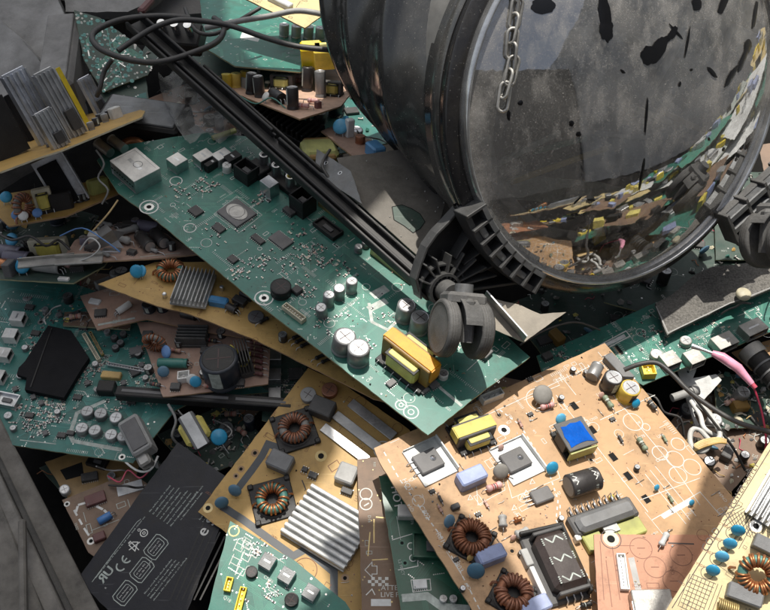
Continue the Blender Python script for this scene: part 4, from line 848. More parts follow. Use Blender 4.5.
fin(52, 142, 24, 9, 76, 'alu_blue'); fin(78, 136, 19, 12, 70, 'alu'); fin(89, 126, 5, 2, 62, 'tape_bright', name='insulating_card'); fin(62, 147, 18, 8, 40, 'alu', name='heatsink'); fin(104, 116, 13, 6, 42, 'alu_blue'); fin(12, 157, 40, 24, 58, 'black', name='transformer', lean=(-.12, 0)); fin(40, 138, 22, 10, 50, 'heat_black', name='heatsink'); fin(66, 118, 14, 4, 34, 'tape_yellow', name='insulating_card')
for x, y, m in ((97, 126, 'sleeve'), (101, 122, 'sleeve'), (106, 122, 'disc_grey'), (111, 118, 'sleeve'), (92, 130, 'disc_grey')): B.cap(x, y, 3.5, 8, m)
B.box(117, 118, 11, 9, 11, (1, -.35), 'plastic_white', 'connector', 1); B.trans(52, 146, 12, 10, (0, 1), h=4); B.done()
# ================================================================== small boards, left bottom
B = Board('circuit_board', 'dirty yellow board scrap behind the battery near the grey bin rim', 'circuit board', (90, 480, 26), (.1, .8, 1), ((60, 500), (130, 470)), [(45, 462), (80, 450), (140, 462), (135, 480), (110, 492), (72, 505)], 'tape_amber', edge='paper_edge')
B.area([(60, 470), (82, 462), (84, 475), (66, 480)], 'hole'); B.cap(66, 492, 5, 8, 'label_white', 'alu'); B.cap(112, 478, 4, 6, 'label_white', 'alu'); B.socket(98, 463, 20, 12, 5, (1, .3)); B.ic(90, 478, 16, 9, 4, (1, -.2)); B.done()
B = Board('circuit_board', 'dark brown board with white wire loop between bin rim and battery', 'circuit board', (95, 515, 38), (.0, .8, 1), ((63, 500), (131, 474)), [(62, 500), (132, 472), (150, 486), (100, 560), (88, 552)], 'pcb_brown', edge='paper_edge')
B.box(130, 488, 25, 12, 1, (1, -.3), 'label_white', 'sticker', .2); B.dash([(76, 512), (78, 505), (88, 502), (104, 510), (114, 520)], 2.4, 6, 1, 'wire_white'); B.dash([(74, 510), (84, 528), (92, 540)], 2, 5, 3, 'wire_white'); B.ic(96, 500, 20, 12, 4, (1, -.4), 'dark_red'); B.screwhole(91, 541, 4); B.screwhole(67, 504, 3); B.capl(106, 520, 4, 14, (1, -.6), 'wire_blue'); B.box(100, 538, 12, 9, 5, (1, -.4), 'dark_red', 'connector')
B.deco(14, 'silk_dim', 2.4); B.done()
def at(px, py, h): return onz(px, py, h)
def solid(name, label, cat, px, py, h, rz, fn, group=None, rx=0, ry=0, kind=None):
    mb = MB(); fn(mb); o = mb.build(name, None, onz(px, py, h)); o.rotation_euler = (R(rx), R(ry), R(rz)); tag(o, label, cat, group, kind); return o
def f(mb): mb.box((0, 0, .009), (.020, .038, .018), G['plastic_grey'], 0, .002); mb.box((0, 0, .0185), (.015, .030, .0012), G['chip_grey'], 0, .0004); mb.box((-.004, -.023, .006), (.012, .012, .012), G['tin_dirty'], 0, .002)
solid('metal_can', 'grey metal shielding can leaning between white capacitors and battery', 'metal can', 141, 440, 70, 30, f, rx=8, ry=-12)
def f(mb): mb.box((0, 0, .010), (.034, .015, .021), G['core_grey'], 0, .001); mb.box((0, 0, .010), (.023, .025, .015), G['tape_yellow'], 0, .003); mb.box((0, 0, .021), (.034, .010, .002), G['label_white'])
solid('transformer', 'loose yellow and white transformer lying above the battery', 'transformer', 196, 432, 62, -55, f, rx=10, ry=25)
def f(mb): mb.lathe([(1e-5, -.002), (.007, -.001), (.008, 0), (.007, .001), (1e-5, .002)], G['disc_blue'], 16); mb.tube([(0, -.007, 0), (.002, -.018, -.002)], .0005, G['tin'], 6)
solid('disc_capacitor', 'loose blue disc capacitor beside the yellow and white transformer', 'capacitor', 219, 437, 70, 30, f, rx=30)
def f(mb):
    mb.box((0, 0, .005), (.17, .011, .010), G['black'], 0, .001)
    for x in (-.055, 0, .055): mb.box((x, 0, .0101), (.048, .003, .0006), G['chip_grey'])
solid('slot_connector', 'long black slotted card connector lying across the dark gap at left centre', 'connector', 205, 402, 72, -5, f)
B = Board('circuit_board', 'sliver of green board with three small metal USB sockets at left centre', 'circuit board', (285, 375, 60), (.1, .8, 1), ((268, 420), (275, 345)), [(262, 338), (305, 350), (308, 392), (285, 425), (262, 420)], 'pcb_green_dark')
for y in (359, 379, 398): B.port(275, y, 14, 12, 9, (0, 1), 'tin', 'tin')
B.ic(296, 375, 14, 14, 3, (0, 1)); B.smd(285, 385, 14, 30); B.deco(10, 'silk_dim', 2.2); B.done()
# ================================================================== upper middle
B = Board('circuit_board', 'small pinkish brown board crowded with capacitors left of the black drum', 'circuit board', (280, 95, 165), (.03, 1, .5), ((227, 90), (300, 119)), [(215, 82), (235, 66), (330, 66), (352, 92), (341, 106), (300, 119), (227, 90)], 'pcb_pink_lit', edge='paper_edge')
for x, y in ((227, 88), (236, 87), (245, 85)): B.cap(x, y, 5, 14, 'sleeve_yellow', 'tape_yellow')
for x, y, r, h, t in ((251, 94, 5.5, 21, 'alu'), (260, 97, 5.5, 21, 'alu'), (307, 91, 5.5, 24, 'alu'), (293, 109, 6.2, 22, 'alu'), (321, 97, 5.5, 26, 'alu'), (246, 72, 5, 16, 'alu')): B.cap(x, y, r, h, 'sleeve' if x != 321 else 'sleeve_grey', t)
B.capl(277, 102, 6, 22, (1, .5), 'sleeve', 'alu'); B.disk(266, 103, 5, 0, 'plastic_white'); B.capl(273, 72, 6, 20, (1, -.1), 'tape_yellow', 'tape_amber'); B.trafo(283, 88, 24, 18, 14, (1, .1), 'core', 'tape_green', None, 4); B.disk(310, 72, 6, 0, 'disc_blue'); B.disk(299, 73, 6, 0, 'res_pink'); B.trafo(333, 95, 20, 14, 14, (1, .1), 'core', 'tape_yellow', None, 3)
for x, y in ((296, 80), (300, 84), (304, 109), (313, 104), (285, 76), (292, 74)): B.res(x, y, 11, 2.6, (1, .1), 'res_pink', ('band_red',))
B.box(318, 108, 6, 6, 7, 0, 'dark_red', 'connector'); B.box(255, 80, 14, 8, 8, 0, 'plastic_grey', 'relay'); B.box(245, 88, 12, 3, 10, 0, 'plastic_grey', 'metal_strip'); B.deco(10, 'silk', 2.6); B.done()
B = Board('circuit_board', 'small tan board holding a bright blue capacitor below the drum edge', 'circuit board', (345, 140, 168), (.1, 1, .7), ((322, 132), (355, 158)), [(321, 131), (338, 124), (375, 142), (370, 160), (355, 158)], 'pcb_pink', edge='paper_edge')
B.disk(340, 135, 8, (1, .2)); B.disk(344, 128, 6, (1, 1)); B.box(349, 136, 7, 8, 18, (1, .8), 'label_white', 'relay'); B.film(375, 155, 20, 14, 12, 0, 'box_blue'); B.cap(360, 143, 5, 8, 'copper_dark', 'copper_dark'); B.done()
def f(mb): mb.box((0, 0, .01), (.038, .028, .02), G['tape_green'], 0, .004); mb.box((0, 0, .01), (.03, .034, .016), G['tape_amber'], 0, .002)
solid('transformer', 'olive green taped transformer block above the mainboard strip connector', 'transformer', 318, 160, 150, 15, f, ry=10)
B = Board('circuit_board', 'pale yellow board sheet at top centre behind the cables', 'circuit board', (290, 8, 215), (.25, .8, .9), ((240, 0), (300, 20)), [(225, -20), (330, -20), (330, 10), (305, 28), (240, -4)], 'pcb_cream', edge='paper_edge')
B.deco(20, 'silk_black', 3, .6); B.box(280, 4, 26, 9, 5, (1, .5), 'label_white', 'connector'); B.done()
B = Board('circuit_board', 'pale green board at top centre under the looping black cables', 'circuit board', (250, 45, 165), (.1, .9, .7), ((220, 30), (300, 60)), [(200, 0), (260, -5), (345, 20), (345, 60), (300, 72), (235, 66), (205, 48)], 'pcb_green')
B.traces(30, 'trace_green', .8); B.pads(70, 'solder', 1.2); B.deco(16, 'silk', 3, .6)
for x in range(5): B.cap(284 + x * 12, 36 + x, 5, 12, 'alu_white', 'alu')
B.area([(243, 30), (262, 34), (258, 42), (240, 38)], 'label_white'); B.done()
def yb(mb): mb.box((0, 0, .012), (.024, .018, .024), G['tape_bright'], 0, .0015); mb.box((0, .0, .0246), (.02, .014, .001), G['tape_yellow'])
solid('film_capacitor', 'bright yellow box capacitor beside the drum, left one of the pair', 'capacitor', 312, 63, 175, 5, yb); solid('film_capacitor', 'bright yellow box capacitor beside the drum, right one of the pair', 'capacitor', 325, 65, 175, 5, yb)
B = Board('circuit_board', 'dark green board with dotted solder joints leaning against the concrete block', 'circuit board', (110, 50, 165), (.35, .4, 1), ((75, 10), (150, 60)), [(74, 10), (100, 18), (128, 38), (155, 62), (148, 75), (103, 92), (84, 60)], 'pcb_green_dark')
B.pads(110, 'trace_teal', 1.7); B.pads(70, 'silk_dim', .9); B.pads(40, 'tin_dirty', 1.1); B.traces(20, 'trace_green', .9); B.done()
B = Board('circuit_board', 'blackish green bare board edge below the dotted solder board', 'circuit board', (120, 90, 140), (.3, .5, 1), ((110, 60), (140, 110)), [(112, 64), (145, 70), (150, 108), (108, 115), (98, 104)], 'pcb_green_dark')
B.pads(20, 'solder', 1.4); B.done()
B = Board('circuit_board', 'mid green board scrap under the dusty plastic bag', 'circuit board', (140, 105, 165), (.1, .8, 1), ((120, 100), (160, 110)), [(112, 104), (146, 92), (152, 122), (120, 125)], 'pcb_teal'); B.traces(14, 'trace_teal', .8); B.pads(30); B.done()
bm_ = bpy.data.materials.new('bag_film'); bm_.use_nodes = True; _n = bm_.node_tree.nodes; _b = _n['Principled BSDF']; _b.inputs['Base Color'].default_value = (.33, .33, .31, 1); _b.inputs['Roughness'].default_value = .4; _b.inputs['Alpha'].default_value = .42; G['bag_film'] = bm_
# plastic bag, crumpled
mb = MB(); rows = 12; cols = 9; vs = []
for i in range(rows):
    for j in range(cols):
        t = i / (rows - 1); px = 158 + 26 * t + (j / (cols - 1)) * (46 + 10 * math.sin(t * 3)) - 22 * t * (1 - t); py = 72 + 66 * t + 6 * math.sin(j * 1.3); h = 178 + 16 * noise.noise((i * .8, j * .9, 1.5)) + 8 * math.sin(j * 1.9 + i * .7); vs.append(onz(px, py, h))
o0 = vs[0].copy(); mb.add([v - o0 for v in vs], [(i * cols + j, i * cols + j + 1, (i + 1) * cols + j + 1, (i + 1) * cols + j) for i in range(rows - 1) for j in range(cols - 1)], G['bag_film'] if 'bag_film' in G else G['bag'], True); tag(mb.build('plastic_bag', None, o0), 'dusty crumpled translucent plastic bag draped under the long black channel', 'plastic bag')
def f(mb): mb.box((0, 0, .02), (.095, .05, .04), G['black'], 0, .003); mb.box((0, 0, .041), (.085, .04, .002), G['gunmetal'], 0, .001)
solid('black_module', 'black plastic module box behind the mainboard tuner', 'plastic box', 150, 140, 130, -12, f, rx=0)
def f(mb):
    mb.box((0, 0, .01), (.05, .03, .02), G['black'], 0, .002)
    for i in range(3): mb.cyl((-.016 + i * .015, 0, .02), (-.016 + i * .015, 0, .036), .0045, G['chrome'], seg=14)
solid('jack_panel', 'black jack panel with three chrome barrels at top under the cable', 'jack panel', 183, 44, 190, -8, f, rx=18)
mb = MB(); mb.tube([(.012 * math.cos(t), .012 * math.sin(t), 0) for t in [2 * math.pi * i / 24 for i in range(24)]], .005, G['copper'], 10, True); o = mb.build('copper_ring', None, onz(133, 152, 150)); o.rotation_euler = (.6, .2, 0); tag(o, 'orange copper wound ring behind the tuner box', 'inductor')
# ================================================================== long black channels
def bar(name, label, a, b, prof, m, cat='plastic channel', extra=None):
    p, q = onz(*a), onz(*b); X = (q - p); L = X.length; X.normalize(); Y = Vector((0, 0, 1)).cross(X).normalized(); Z = X.cross(Y); mb = MB()
    for (y, z, w, h, x0, x1) in prof: mb.box((L * (x0 + x1) / 2, y, z), (L * (x1 - x0), w, h), G[m], 0, .0008)
    if extra: extra(mb, L)
    o = mb.build(name, None); o.matrix_world = Matrix((X, Y, Z)).transposed().to_4x4() @ Matrix.Identity(4); o.location = p; tag(o, label, cat); return o
def notch(mb, L):
    for i in range(16): mb.box((L * (.12 + .055 * i), .0085, .006), (.006, .002, .005), G['black'], 0, .0004)
bar('plastic_channel', 'long black plastic screen frame channel running diagonally from top left to the drum', (134, 24, 232), (425, 284, 182), [(0, 0, .019, .003, 0, 1), (.009, .006, .003, .012, 0, .5), (.009, .004, .003, .009, .52, 1), (-.009, .004, .003, .009, 0, 1), (-.002, .003, .003, .006, .05, .98)], 'black', extra=notch)
bar('plastic_channel', 'shorter black rail lying beside the long channel above the audio jacks', (196, 72, 205), (330, 192, 172), [(0, 0, .014, .003, 0, 1), (.006, .006, .003, .013, .03, .96), (-.004, .003, .002, .007, .1, .4)], 'black', extra=notch)
bar('metal_strip', 'thin grey metal strip under the black channel beside the module box', (192, 128, 160), (240, 165, 158), [(0, 0, .012, .003, 0, 1)], 'gunmetal')
bar('heatsink_strip', 'black ribbed strip below the crowded pinkish brown board', (262, 112, 140), (330, 150, 140), [(0, 0, .03, .01, 0, 1)] + [(0, .01, .03, .01, i / 14, i / 14 + .03) for i in range(14)], 'black')
bar('olive_strip', 'thin olive green strip beside the black module box', (212, 138, 165), (236, 130, 165), [(0, 0, .006, .003, 0, 1)], 'tape_green')
# ================================================================== cables at the top
wire('cable', 'thick black cable looping around above the dotted solder board', [(190, 18, 235), (160, 16, 240), (125, 19, 245), (100, 28, 248), (92, 38, 248), (102, 50, 245), (130, 60, 240), (160, 62, 236), (195, 52, 232), (218, 41, 228), (224, 27, 220), (214, 18, 212)], 3.2, 'wire_black', 'cable')
wire('cable', 'thick black cable crossing from the top left to the drum', [(118, 51, 236), (140, 36, 240), (158, 26, 245), (180, 20, 245), (210, 22, 240), (235, 27, 236), (263, 37, 230), (295, 46, 226), (330, 50, 222), (360, 50, 205)], 3.0, 'wire_black', 'cable')
wire('cable', 'grey black cable arching below the pale yellow board sheet', [(205, 28, 222), (240, 21, 228), (270, 16, 232), (295, 11, 236), (316, 13, 235), (345, 20, 225)], 3.2, 'wire_grey', 'cable')
wire('cable', 'curved black wire hanging left of the dusty bag', [(112, 60, 225), (104, 72, 215), (100, 88, 205), (97, 96, 195)], 2.6, 'wire_black', 'cable')
wire('cable', 'thin black cable at top edge beside the chrome jack barrels', [(185, 8, 225), (195, 30, 222), (215, 34, 222), (240, 20, 222), (260, 8, 222)], 2.2, 'wire_black', 'cable')
# ================================================================== bracket plate
B = Board('bracket_plate', 'dusty grey metal plate with an irregular dark hole, left of the castor bracket', 'metal plate', (390, 200, 182), (.15, .7, 1), ((350, 172), (427, 262)), [(337, 158), (411, 148), (446, 200), (427, 264), (380, 222), (350, 196)], 'plate_dust', t=1.2, edge='gunmetal', panel='sheet')
mb = MB(); c = [(392, 207), (402, 205), (412, 209), (420, 214), (425, 222), (420, 229), (413, 233), (404, 226), (394, 220)]; mb.prism([B.uv(*p) for p in c], None, 1.5e-4, G['pcb_green_dark']); mb.strip([B.uv(*p) for p in c], .0008, 3e-4, G['hole'], True); mb.build('cutout', B.e)
for i in range(26): u = B.rp(); mb = MB(); mb.lathe([(.0009, 0), (.0007, .0007), (1e-5, .001)], G['tin_dirty'], 8); mb.build('rivet', B.e, (u[0], u[1], 0)) if i < 14 else None
B.done()
B = Board('metal_flange', 'upright blue grey steel flange with two small holes beside the long channel', 'metal plate', (335, 178, 190), (-.45, .75, .9), ((317, 152), (352, 172)), [(317, 149), (351, 171), (362, 204), (350, 196), (314, 173)], 'gunmetal', t=1.5, edge='tin_dirty', panel='sheet'); B.screwhole(326, 163, 2.5, 'tin'); B.screwhole(340, 173, 2.5, 'tin'); B.done()
B = Board('angle_bracket', 'dirty beige sheet metal corner lying right of the black castor', 'metal bracket', (525, 318, 165), (.1, .4, 1), ((490, 300), (524, 340)), [(482, 296), (520, 305), (540, 314), (566, 312), (524, 342), (486, 326)], 'beige', t=1.2, edge='tin_dirty', panel='sheet')
mb = MB(); a, b = B.uv(484, 296), B.uv(524, 341); d = Vector((b[0]-a[0], b[1]-a[1])); mb.box(((a[0]+b[0])/2, (a[1]+b[1])/2, .006), (d.length, .0012, .013), G['alu'], math.atan2(d.y, d.x)); mb.build('flange', B.e); B.screwhole(500, 305, 2, 'tin'); B.done()
# ================================================================== right hand green board
B = Y_ = Board('circuit_board', 'long green board at right with a row of HDMI ports along its lower edge', 'circuit board', (660, 345, 72), (0, .85, 1), ((641, 384), (770, 331)), [(537, 356), (580, 337), (652, 304), (790, 250), (800, 322), (770, 332), (643, 385), (620, 372), (542, 372)], 'pcb_green')
B.traces(40, 'trace_green', .6); B.rows(26, 'silk_dim'); B.deco(50, 'silk', 2.6, .5); B.pads(80)
for x, y, w in ((722, 346, 24), (751, 333, 25), (668, 364, 17), (692, 362, 17), (783, 320, 22)): B.port(x, y, w, 16, 10, (-1, .42), 'tin_dirty', 'tin_dirty')
for x, y in ((655, 357), (685, 344)): B.cap(x, y, 6, 6, 'tin_dirty', 'alu')
B.conn(647, 373, 15, 13, 9, (.3, 1), 'tape_bright', 4); B.L([(600, 345), (626, 331), (630, 336), (604, 350)], 1.2, 'silk', True); B.area([(602, 345), (624, 334), (626, 337), (604, 348)], 'label_white'); B.slots([(619, 350)], 4, 12, (1, -.4)); B.ic(547, 358, 10, 8, 5, (1, -.4)); B.smd(560, 352, 16, 20); B.smd(650, 335, 20, 20); B.smd(700, 325, 30, 30); B.done()
B = Board('foam_sheet', 'speckled grey torn foam sheet lying on the right hand green board', 'foam sheet', (705, 300, 86), (0, .8, 1), ((667, 334), (742, 300)), [(655, 303), (672, 294), (696, 274), (712, 268), (790, 255), (790, 282), (745, 299), (730, 304), (667, 335)], 'foam', t=4, edge='foam', jag=.0012, panel='sheet'); B.L([(656, 306), (668, 333), (730, 303), (745, 298), (790, 280)], 1.2, 'plastic_grey'); B.done()
def f(mb): mb.lathe([(.0075, 0), (.0075, .003), (.006, .0045), (1e-5, .005)], G['plastic_cream'], 20)
solid('plastic_button', 'round cream plastic button on the edge of the foam sheet', 'button', 743, 295, 92, 0, f)
def f(mb): mb.cyl((0, 0, 0), (0, -.06, .0), .011, G['black'], seg=20, capm=G['tin_dirty']); mb.cyl((0, .012, 0), (0, 0, 0), .013, G['tin_dirty'], seg=20); [mb.cyl((0, -.01 - i * .01, 0), (0, -.012 - i * .01, 0), .012, G['gunmetal'], seg=20) for i in range(5)]
solid('metal_cylinder', 'grey capped black cylinder lying at the right edge below the HDMI ports', 'cylinder', 757, 358, 62, 25, f)
B = Board('circuit_board', 'orange brown board corner behind the pink wire at the right edge', 'circuit board', (757, 350, 45), (0, .8, 1), ((735, 355), (770, 345)), [(732, 352), (800, 330), (800, 372), (752, 370)], 'pcb_orange', edge='paper_edge'); B.pads(12); B.done()
wire('wire', 'black insulated wire curving over the gap from orange board to cream board', [(624, 370, 112), (640, 364, 118), (657, 363, 120), (672, 374, 120), (690, 392, 122), (717, 411, 126), (742, 424, 132), (778, 434, 150)], 2.3, 'wire_black')
wire('wire', 'thin black wire hanging down in the dark gap right of orange board', [(690, 392, 100), (712, 420, 80), (732, 446, 60), (745, 470, 40)], 1.3, 'wire_black')
wire('wire', 'dark red wire running down from the pink insulating sleeve', [(750, 380, 98), (757, 396, 92), (763, 418, 84), (766, 445, 70), (760, 470, 40)], 1.0, 'wire_red')
mb = MB(); P = [onz(*p) for p in ((692, 346, 104), (704, 350, 106), (712, 353, 107), (722, 357, 107), (738, 368, 104), (752, 384, 99))]; o0 = P[0].copy(); P = [p - o0 for p in P]
mb.tube(P[2:], [.0028, .0046, .0046, .0028], G['pink_sleeve'], 14); mb.tube([P[0], P[1], P[2]], [.003, .0016, .0016], G['tin'], 10); mb.tube([P[-2], P[-1], P[-1] + (P[-1] - P[-2]) * .25], .0024, G['wire_red'], 10); tag(mb.build('wire_connector', None, o0), 'translucent pink sleeved wire terminal resting on the HDMI board', 'connector')
B = Board('white_bracket', 'white sheet metal bracket standing in the gap right of orange board', 'metal bracket', (700, 385, 48), (.1, .6, 1), ((680, 370), (700, 410)), [(676, 365), (697, 352), (700, 360), (693, 378), (716, 374), (722, 380), (700, 404), (693, 412), (702, 430), (697, 432)], 'alu_white', t=1.5, edge='alu_white', panel='sheet'); B.screwhole(688, 372, 2, 'tin'); B.done()
def f(mb): mb.cyl((0, 0, 0), (.022, .004, 0), .004, G['plastic_grey'], seg=14); mb.cyl((.022, .004, 0), (.028, .005, 0), .0055, G['plastic_grey'], seg=14)
solid('plastic_pin', 'small grey plastic pin beside the white bracket', 'plastic pin', 672, 398, 60, 10, f)
wire('cable', 'white wire curled in a ring below the white bracket', [(698, 404, 60), (708, 412, 66), (716, 424, 70), (720, 436, 70), (712, 442, 68), (700, 430, 66), (692, 430, 66), (690, 440, 68), (694, 450, 70), (704, 451, 70), (710, 444, 72)], 2.6, 'wire_white', 'cable')
wire('cable', 'white wire running down behind the white ring of wire', [(690, 400, 52), (700, 415, 60), (704, 428, 62), (716, 436, 58), (728, 440, 45)], 2.4, 'wire_white', 'cable')
for i in range(5): wire('wire', 'thin tan wire, one of a flat bunch below the white wire ring', [(694, 445 + i * 1.6, 74), (704, 440 + i * 1.7, 76), (718, 438 + i * 1.2, 74), (726, 440 + i * .8, 70)], 1.0, 'wire_tan', 'wire', 'tan wires of the flat bunch')
# ================================================================== concrete and bin rim
B = Board('concrete_block', 'grey concrete block corner at the top left of the pile', 'concrete block', (30, 50, 150), (-.1, .55, 1), ((0, 10), (60, 10)), [(-60, -40), (40, -40), (64, 14), (56, 30), (74, 96), (60, 110), (-60, 180)], 'concrete', t=60, edge='concrete', panel='block', jag=.0006); B.done()
def f(mb):
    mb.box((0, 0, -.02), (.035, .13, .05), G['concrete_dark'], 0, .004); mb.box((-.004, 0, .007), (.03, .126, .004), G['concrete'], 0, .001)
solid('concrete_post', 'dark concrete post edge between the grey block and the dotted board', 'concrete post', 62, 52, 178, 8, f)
B = Board('concrete_slab', 'second slab of grey concrete leaning in front at the left edge', 'concrete slab', (20, 70, 160), (-.35, .3, 1), ((0, 18), (55, 75)), [(-60, -10), (0, 20), (22, 40), (52, 76), (40, 110), (-60, 130)], 'concrete', t=14, edge='concrete', panel='slab', jag=.0008); B.done()
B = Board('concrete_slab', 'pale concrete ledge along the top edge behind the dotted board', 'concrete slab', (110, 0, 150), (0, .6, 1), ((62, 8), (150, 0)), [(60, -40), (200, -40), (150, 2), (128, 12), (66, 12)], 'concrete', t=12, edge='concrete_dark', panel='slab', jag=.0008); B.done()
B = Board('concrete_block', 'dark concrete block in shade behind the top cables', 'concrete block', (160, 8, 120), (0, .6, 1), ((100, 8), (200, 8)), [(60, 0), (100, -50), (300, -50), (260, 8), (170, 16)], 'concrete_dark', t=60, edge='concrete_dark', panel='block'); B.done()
def f(mb): mb.box((0, 0, 0), (.026, .009, .005), G['dark_red'], 0, .002)
solid('red_cord', 'short dark red strap at the top edge above the looping cable', 'strap', 146, 5, 238, 70, f)
rim = bpy.data.objects.new('bin_rim', None); C.objects.link(rim); rim.location = onz(40, 520, 60); tag(rim, 'grey painted metal bin rim of parallel rails along the lower left edge', 'bin')
def rail(a, b, w, m, t=12, name='rail'):
    p, q = onz(*a), onz(*b); X = (q - p); L = X.length; X.normalize(); Y = Vector((0, 0, 1)).cross(X).normalized(); Z = X.cross(Y); mb = MB(); mb.box((L/2, 0, 0), (L, w * .001, t * .001), G[m], 0, .0015); o = mb.build(name, rim); o.matrix_world = Matrix((X, Y, Z)).transposed().to_4x4(); o.location = p - rim.location
rail((-14, 415, 62), (100, 640, 44), 20, 'rail'); rail((-36, 415, 72), (72, 650, 66), 14, 'rail'); rail((-22, 415, 60), (88, 650, 46), 6, 'rail_dark', 20); rail((-50, 415, 70), (40, 660, 72), 30, 'rail', 10); rail((-95, 415, 66), (10, 670, 68), 46, 'rail', 8, 'side_panel'); rail((22, 520, 88), (24, 650, 84), 6, 'rail', 6, 'brace')
# ================================================================== drum
N_ = cam_dir((.42, -.33, .85)); c0 = CAM + ray(630, 101) * .80
Xd = (RIGHT - N_ * RIGHT.dot(N_)).normalized(); Yd = N_.cross(Xd)
drum = bpy.data.objects.new('drum', None); C.objects.link(drum); DM = Matrix((Xd, Yd, N_)).transposed().to_4x4(); DM.translation = c0; drum.matrix_world = DM; DI = DM.inverted()
tag(drum, 'large glossy black plastic drum with a dusty clear round cover, lying at upper right', 'drum')
RR = .1745
mb = MB(); seg = 128
mb.lathe([(RR * 1.015, -.028), (RR * 1.02, -.030), (RR * 1.02, -.052), (RR * .985, -.055), (RR * .985, -.066), (RR * .97, -.068)], G['drum_gloss'], seg)
mb.lathe([(RR * .97, -.068), (RR * 1.0, -.085), (RR * 1.02, -.12), (RR * 1.035, -.122), (RR * 1.045, -.132), (RR * 1.035, -.136), (RR * 1.05, -.18), (RR * 1.07, -.182), (RR * 1.08, -.192), (RR * 1.06, -.196), (RR * 1.06, -.225), (RR * 1.09, -.228), (RR * 1.10, -.238), (RR * 1.08, -.246), (RR * .95, -.28), (RR * .6, -.30), (1e-4, -.30)], G['drum_gloss'], seg)
for v in mb.v:
    if v.z < -.06: v.y += (-.06 - v.z) * .50; v.x -= (-.06 - v.z) * .06
mb.build('shell', drum)
mb = MB(); mb.lathe([(RR * .95, -.01), (RR * .95, -.20), (RR * .88, -.255), (1e-4, -.275)], G['drum_in'] if 'drum_in' in G else mat('drum_inside', (.13, .13, .125), .6, dust=.5), seg)
for v in mb.v:
    if v.z < -.06: v.y += (-.06 - v.z) * .50; v.x -= (-.06 - v.z) * .06
mb.build('inner_wall', drum)
mb = MB(); mb.lathe([(RR * .965, -.004), (RR * 1.045, -.004), (RR * 1.05, -.008), (RR * 1.05, -.014), (RR * .99, -.016), (RR * .985, -.028), (RR * 1.015, -.028)], G['black_gloss'], seg); mb.build('outer_ring', drum)
rim_m = mat('rim_plastic', (.66, .66, .65), .14, .9, dust=.12, bump=.05)
mb = MB(); mb.lathe([(RR * .950, 0), (RR * .956, .006), (RR * .966, .008), (RR * .975, .006), (RR * .985, -.002), (RR * .975, -.006)], rim_m, seg); mb.build('cover_rim', drum)
# the clear dusty cover
def cover_z(r): t = min(1, r / (RR * .95)); return .002 + .040 * (1 - t ** 2.2)
cm = bpy.data.materials.new('clear_cover'); cm.use_nodes = True; nt = cm.node_tree; nt.nodes.clear(); N = nt.nodes; Lk = nt.links
out = N.new('ShaderNodeOutputMaterial'); tr = N.new('ShaderNodeBsdfTransparent'); tr.inputs[0].default_value = (.82, .83, .82, 1); gl = N.new('ShaderNodeBsdfGlossy'); gl.inputs['Roughness'].default_value = .03; gl.inputs[0].default_value = (.95, .95, .95, 1)
df = N.new('ShaderNodeBsdfDiffuse'); df.inputs[0].default_value = (.46, .44, .41, 1); geo = N.new('ShaderNodeNewGeometry'); lw = N.new('ShaderNodeLayerWeight'); lw.inputs[0].default_value = .35
def rng(src, a, b, c, d):
    r = N.new('ShaderNodeMapRange'); r.inputs[1].default_value = a; r.inputs[2].default_value = b; r.inputs[3].default_value = c; r.inputs[4].default_value = d; Lk.new(src, r.inputs[0]); return r.outputs[0]
def ns(scale, det=5, ro=.6, stretch=None):
    n = N.new('ShaderNodeTexNoise'); n.inputs['Scale'].default_value = scale; n.inputs['Detail'].default_value = det; n.inputs['Roughness'].default_value = ro
    if stretch:
        mp = N.new('ShaderNodeMapping'); mp.inputs['Rotation'].default_value = stretch[0]; mp.inputs['Scale'].default_value = stretch[1]; Lk.new(geo.outputs['Position'], mp.inputs[0]); Lk.new(mp.outputs[0], n.inputs[0])
    else: Lk.new(geo.outputs['Position'], n.inputs[0])
    return n.outputs[0]
def mm(op, a, b):
    q = N.new('ShaderNodeMath'); q.operation = op
    for i, s_ in enumerate((a, b)):
        if isinstance(s_, (int, float)): q.inputs[i].default_value = s_
        else: Lk.new(s_, q.inputs[i])
    return q.outputs[0]
m1 = N.new('ShaderNodeMixShader'); Lk.new(rng(lw.outputs['Fresnel'], 0, 1, .42, .97), m1.inputs[0]); Lk.new(tr.outputs[0], m1.inputs[1]); Lk.new(gl.outputs[0], m1.inputs[2])
base = rng(ns(16, 6, .65), .42, .64, .01, .20); streak = rng(ns(30, 5, .7, ((.4, .5, .9), (1.6, .8, 1))), .50, .62, 0, .22); fine = rng(ns(900, 2, .7), .57, .66, 0, .8)
vo = N.new('ShaderNodeTexVoronoi'); vo.inputs['Scale'].default_value = 190; Lk.new(geo.outputs['Position'], vo.inputs['Vector']); sp = mm('MULTIPLY', rng(vo.outputs['Distance'], .07, .16, .9, 0), rng(ns(28, 4, .7), .50, .66, 0, 1))
sc2 = rng(ns(55, 8, .75, ((.3, .2, -.7), (14, .35, 1))), .63, .68, 0, .7)
tc = N.new('ShaderNodeTexCoord'); ln = N.new('ShaderNodeVectorMath'); ln.operation = 'LENGTH'; Lk.new(tc.outputs['Object'], ln.inputs[0]); edge_ = mm('MULTIPLY', rng(ln.outputs['Value'], .135, .168, 0, .45), rng(ns(60, 5, .7), .35, .65, .1, 1))
dv = N.new('ShaderNodeVectorMath'); dv.operation = 'DOT_PRODUCT'; dv.inputs[1].default_value = (.8, .6, 0); Lk.new(tc.outputs['Object'], dv.inputs[0]); base = mm('MULTIPLY', base, rng(dv.outputs['Value'], -.10, .13, .35, 2.4))  # dust mask raised toward upper right, brightening painted into it
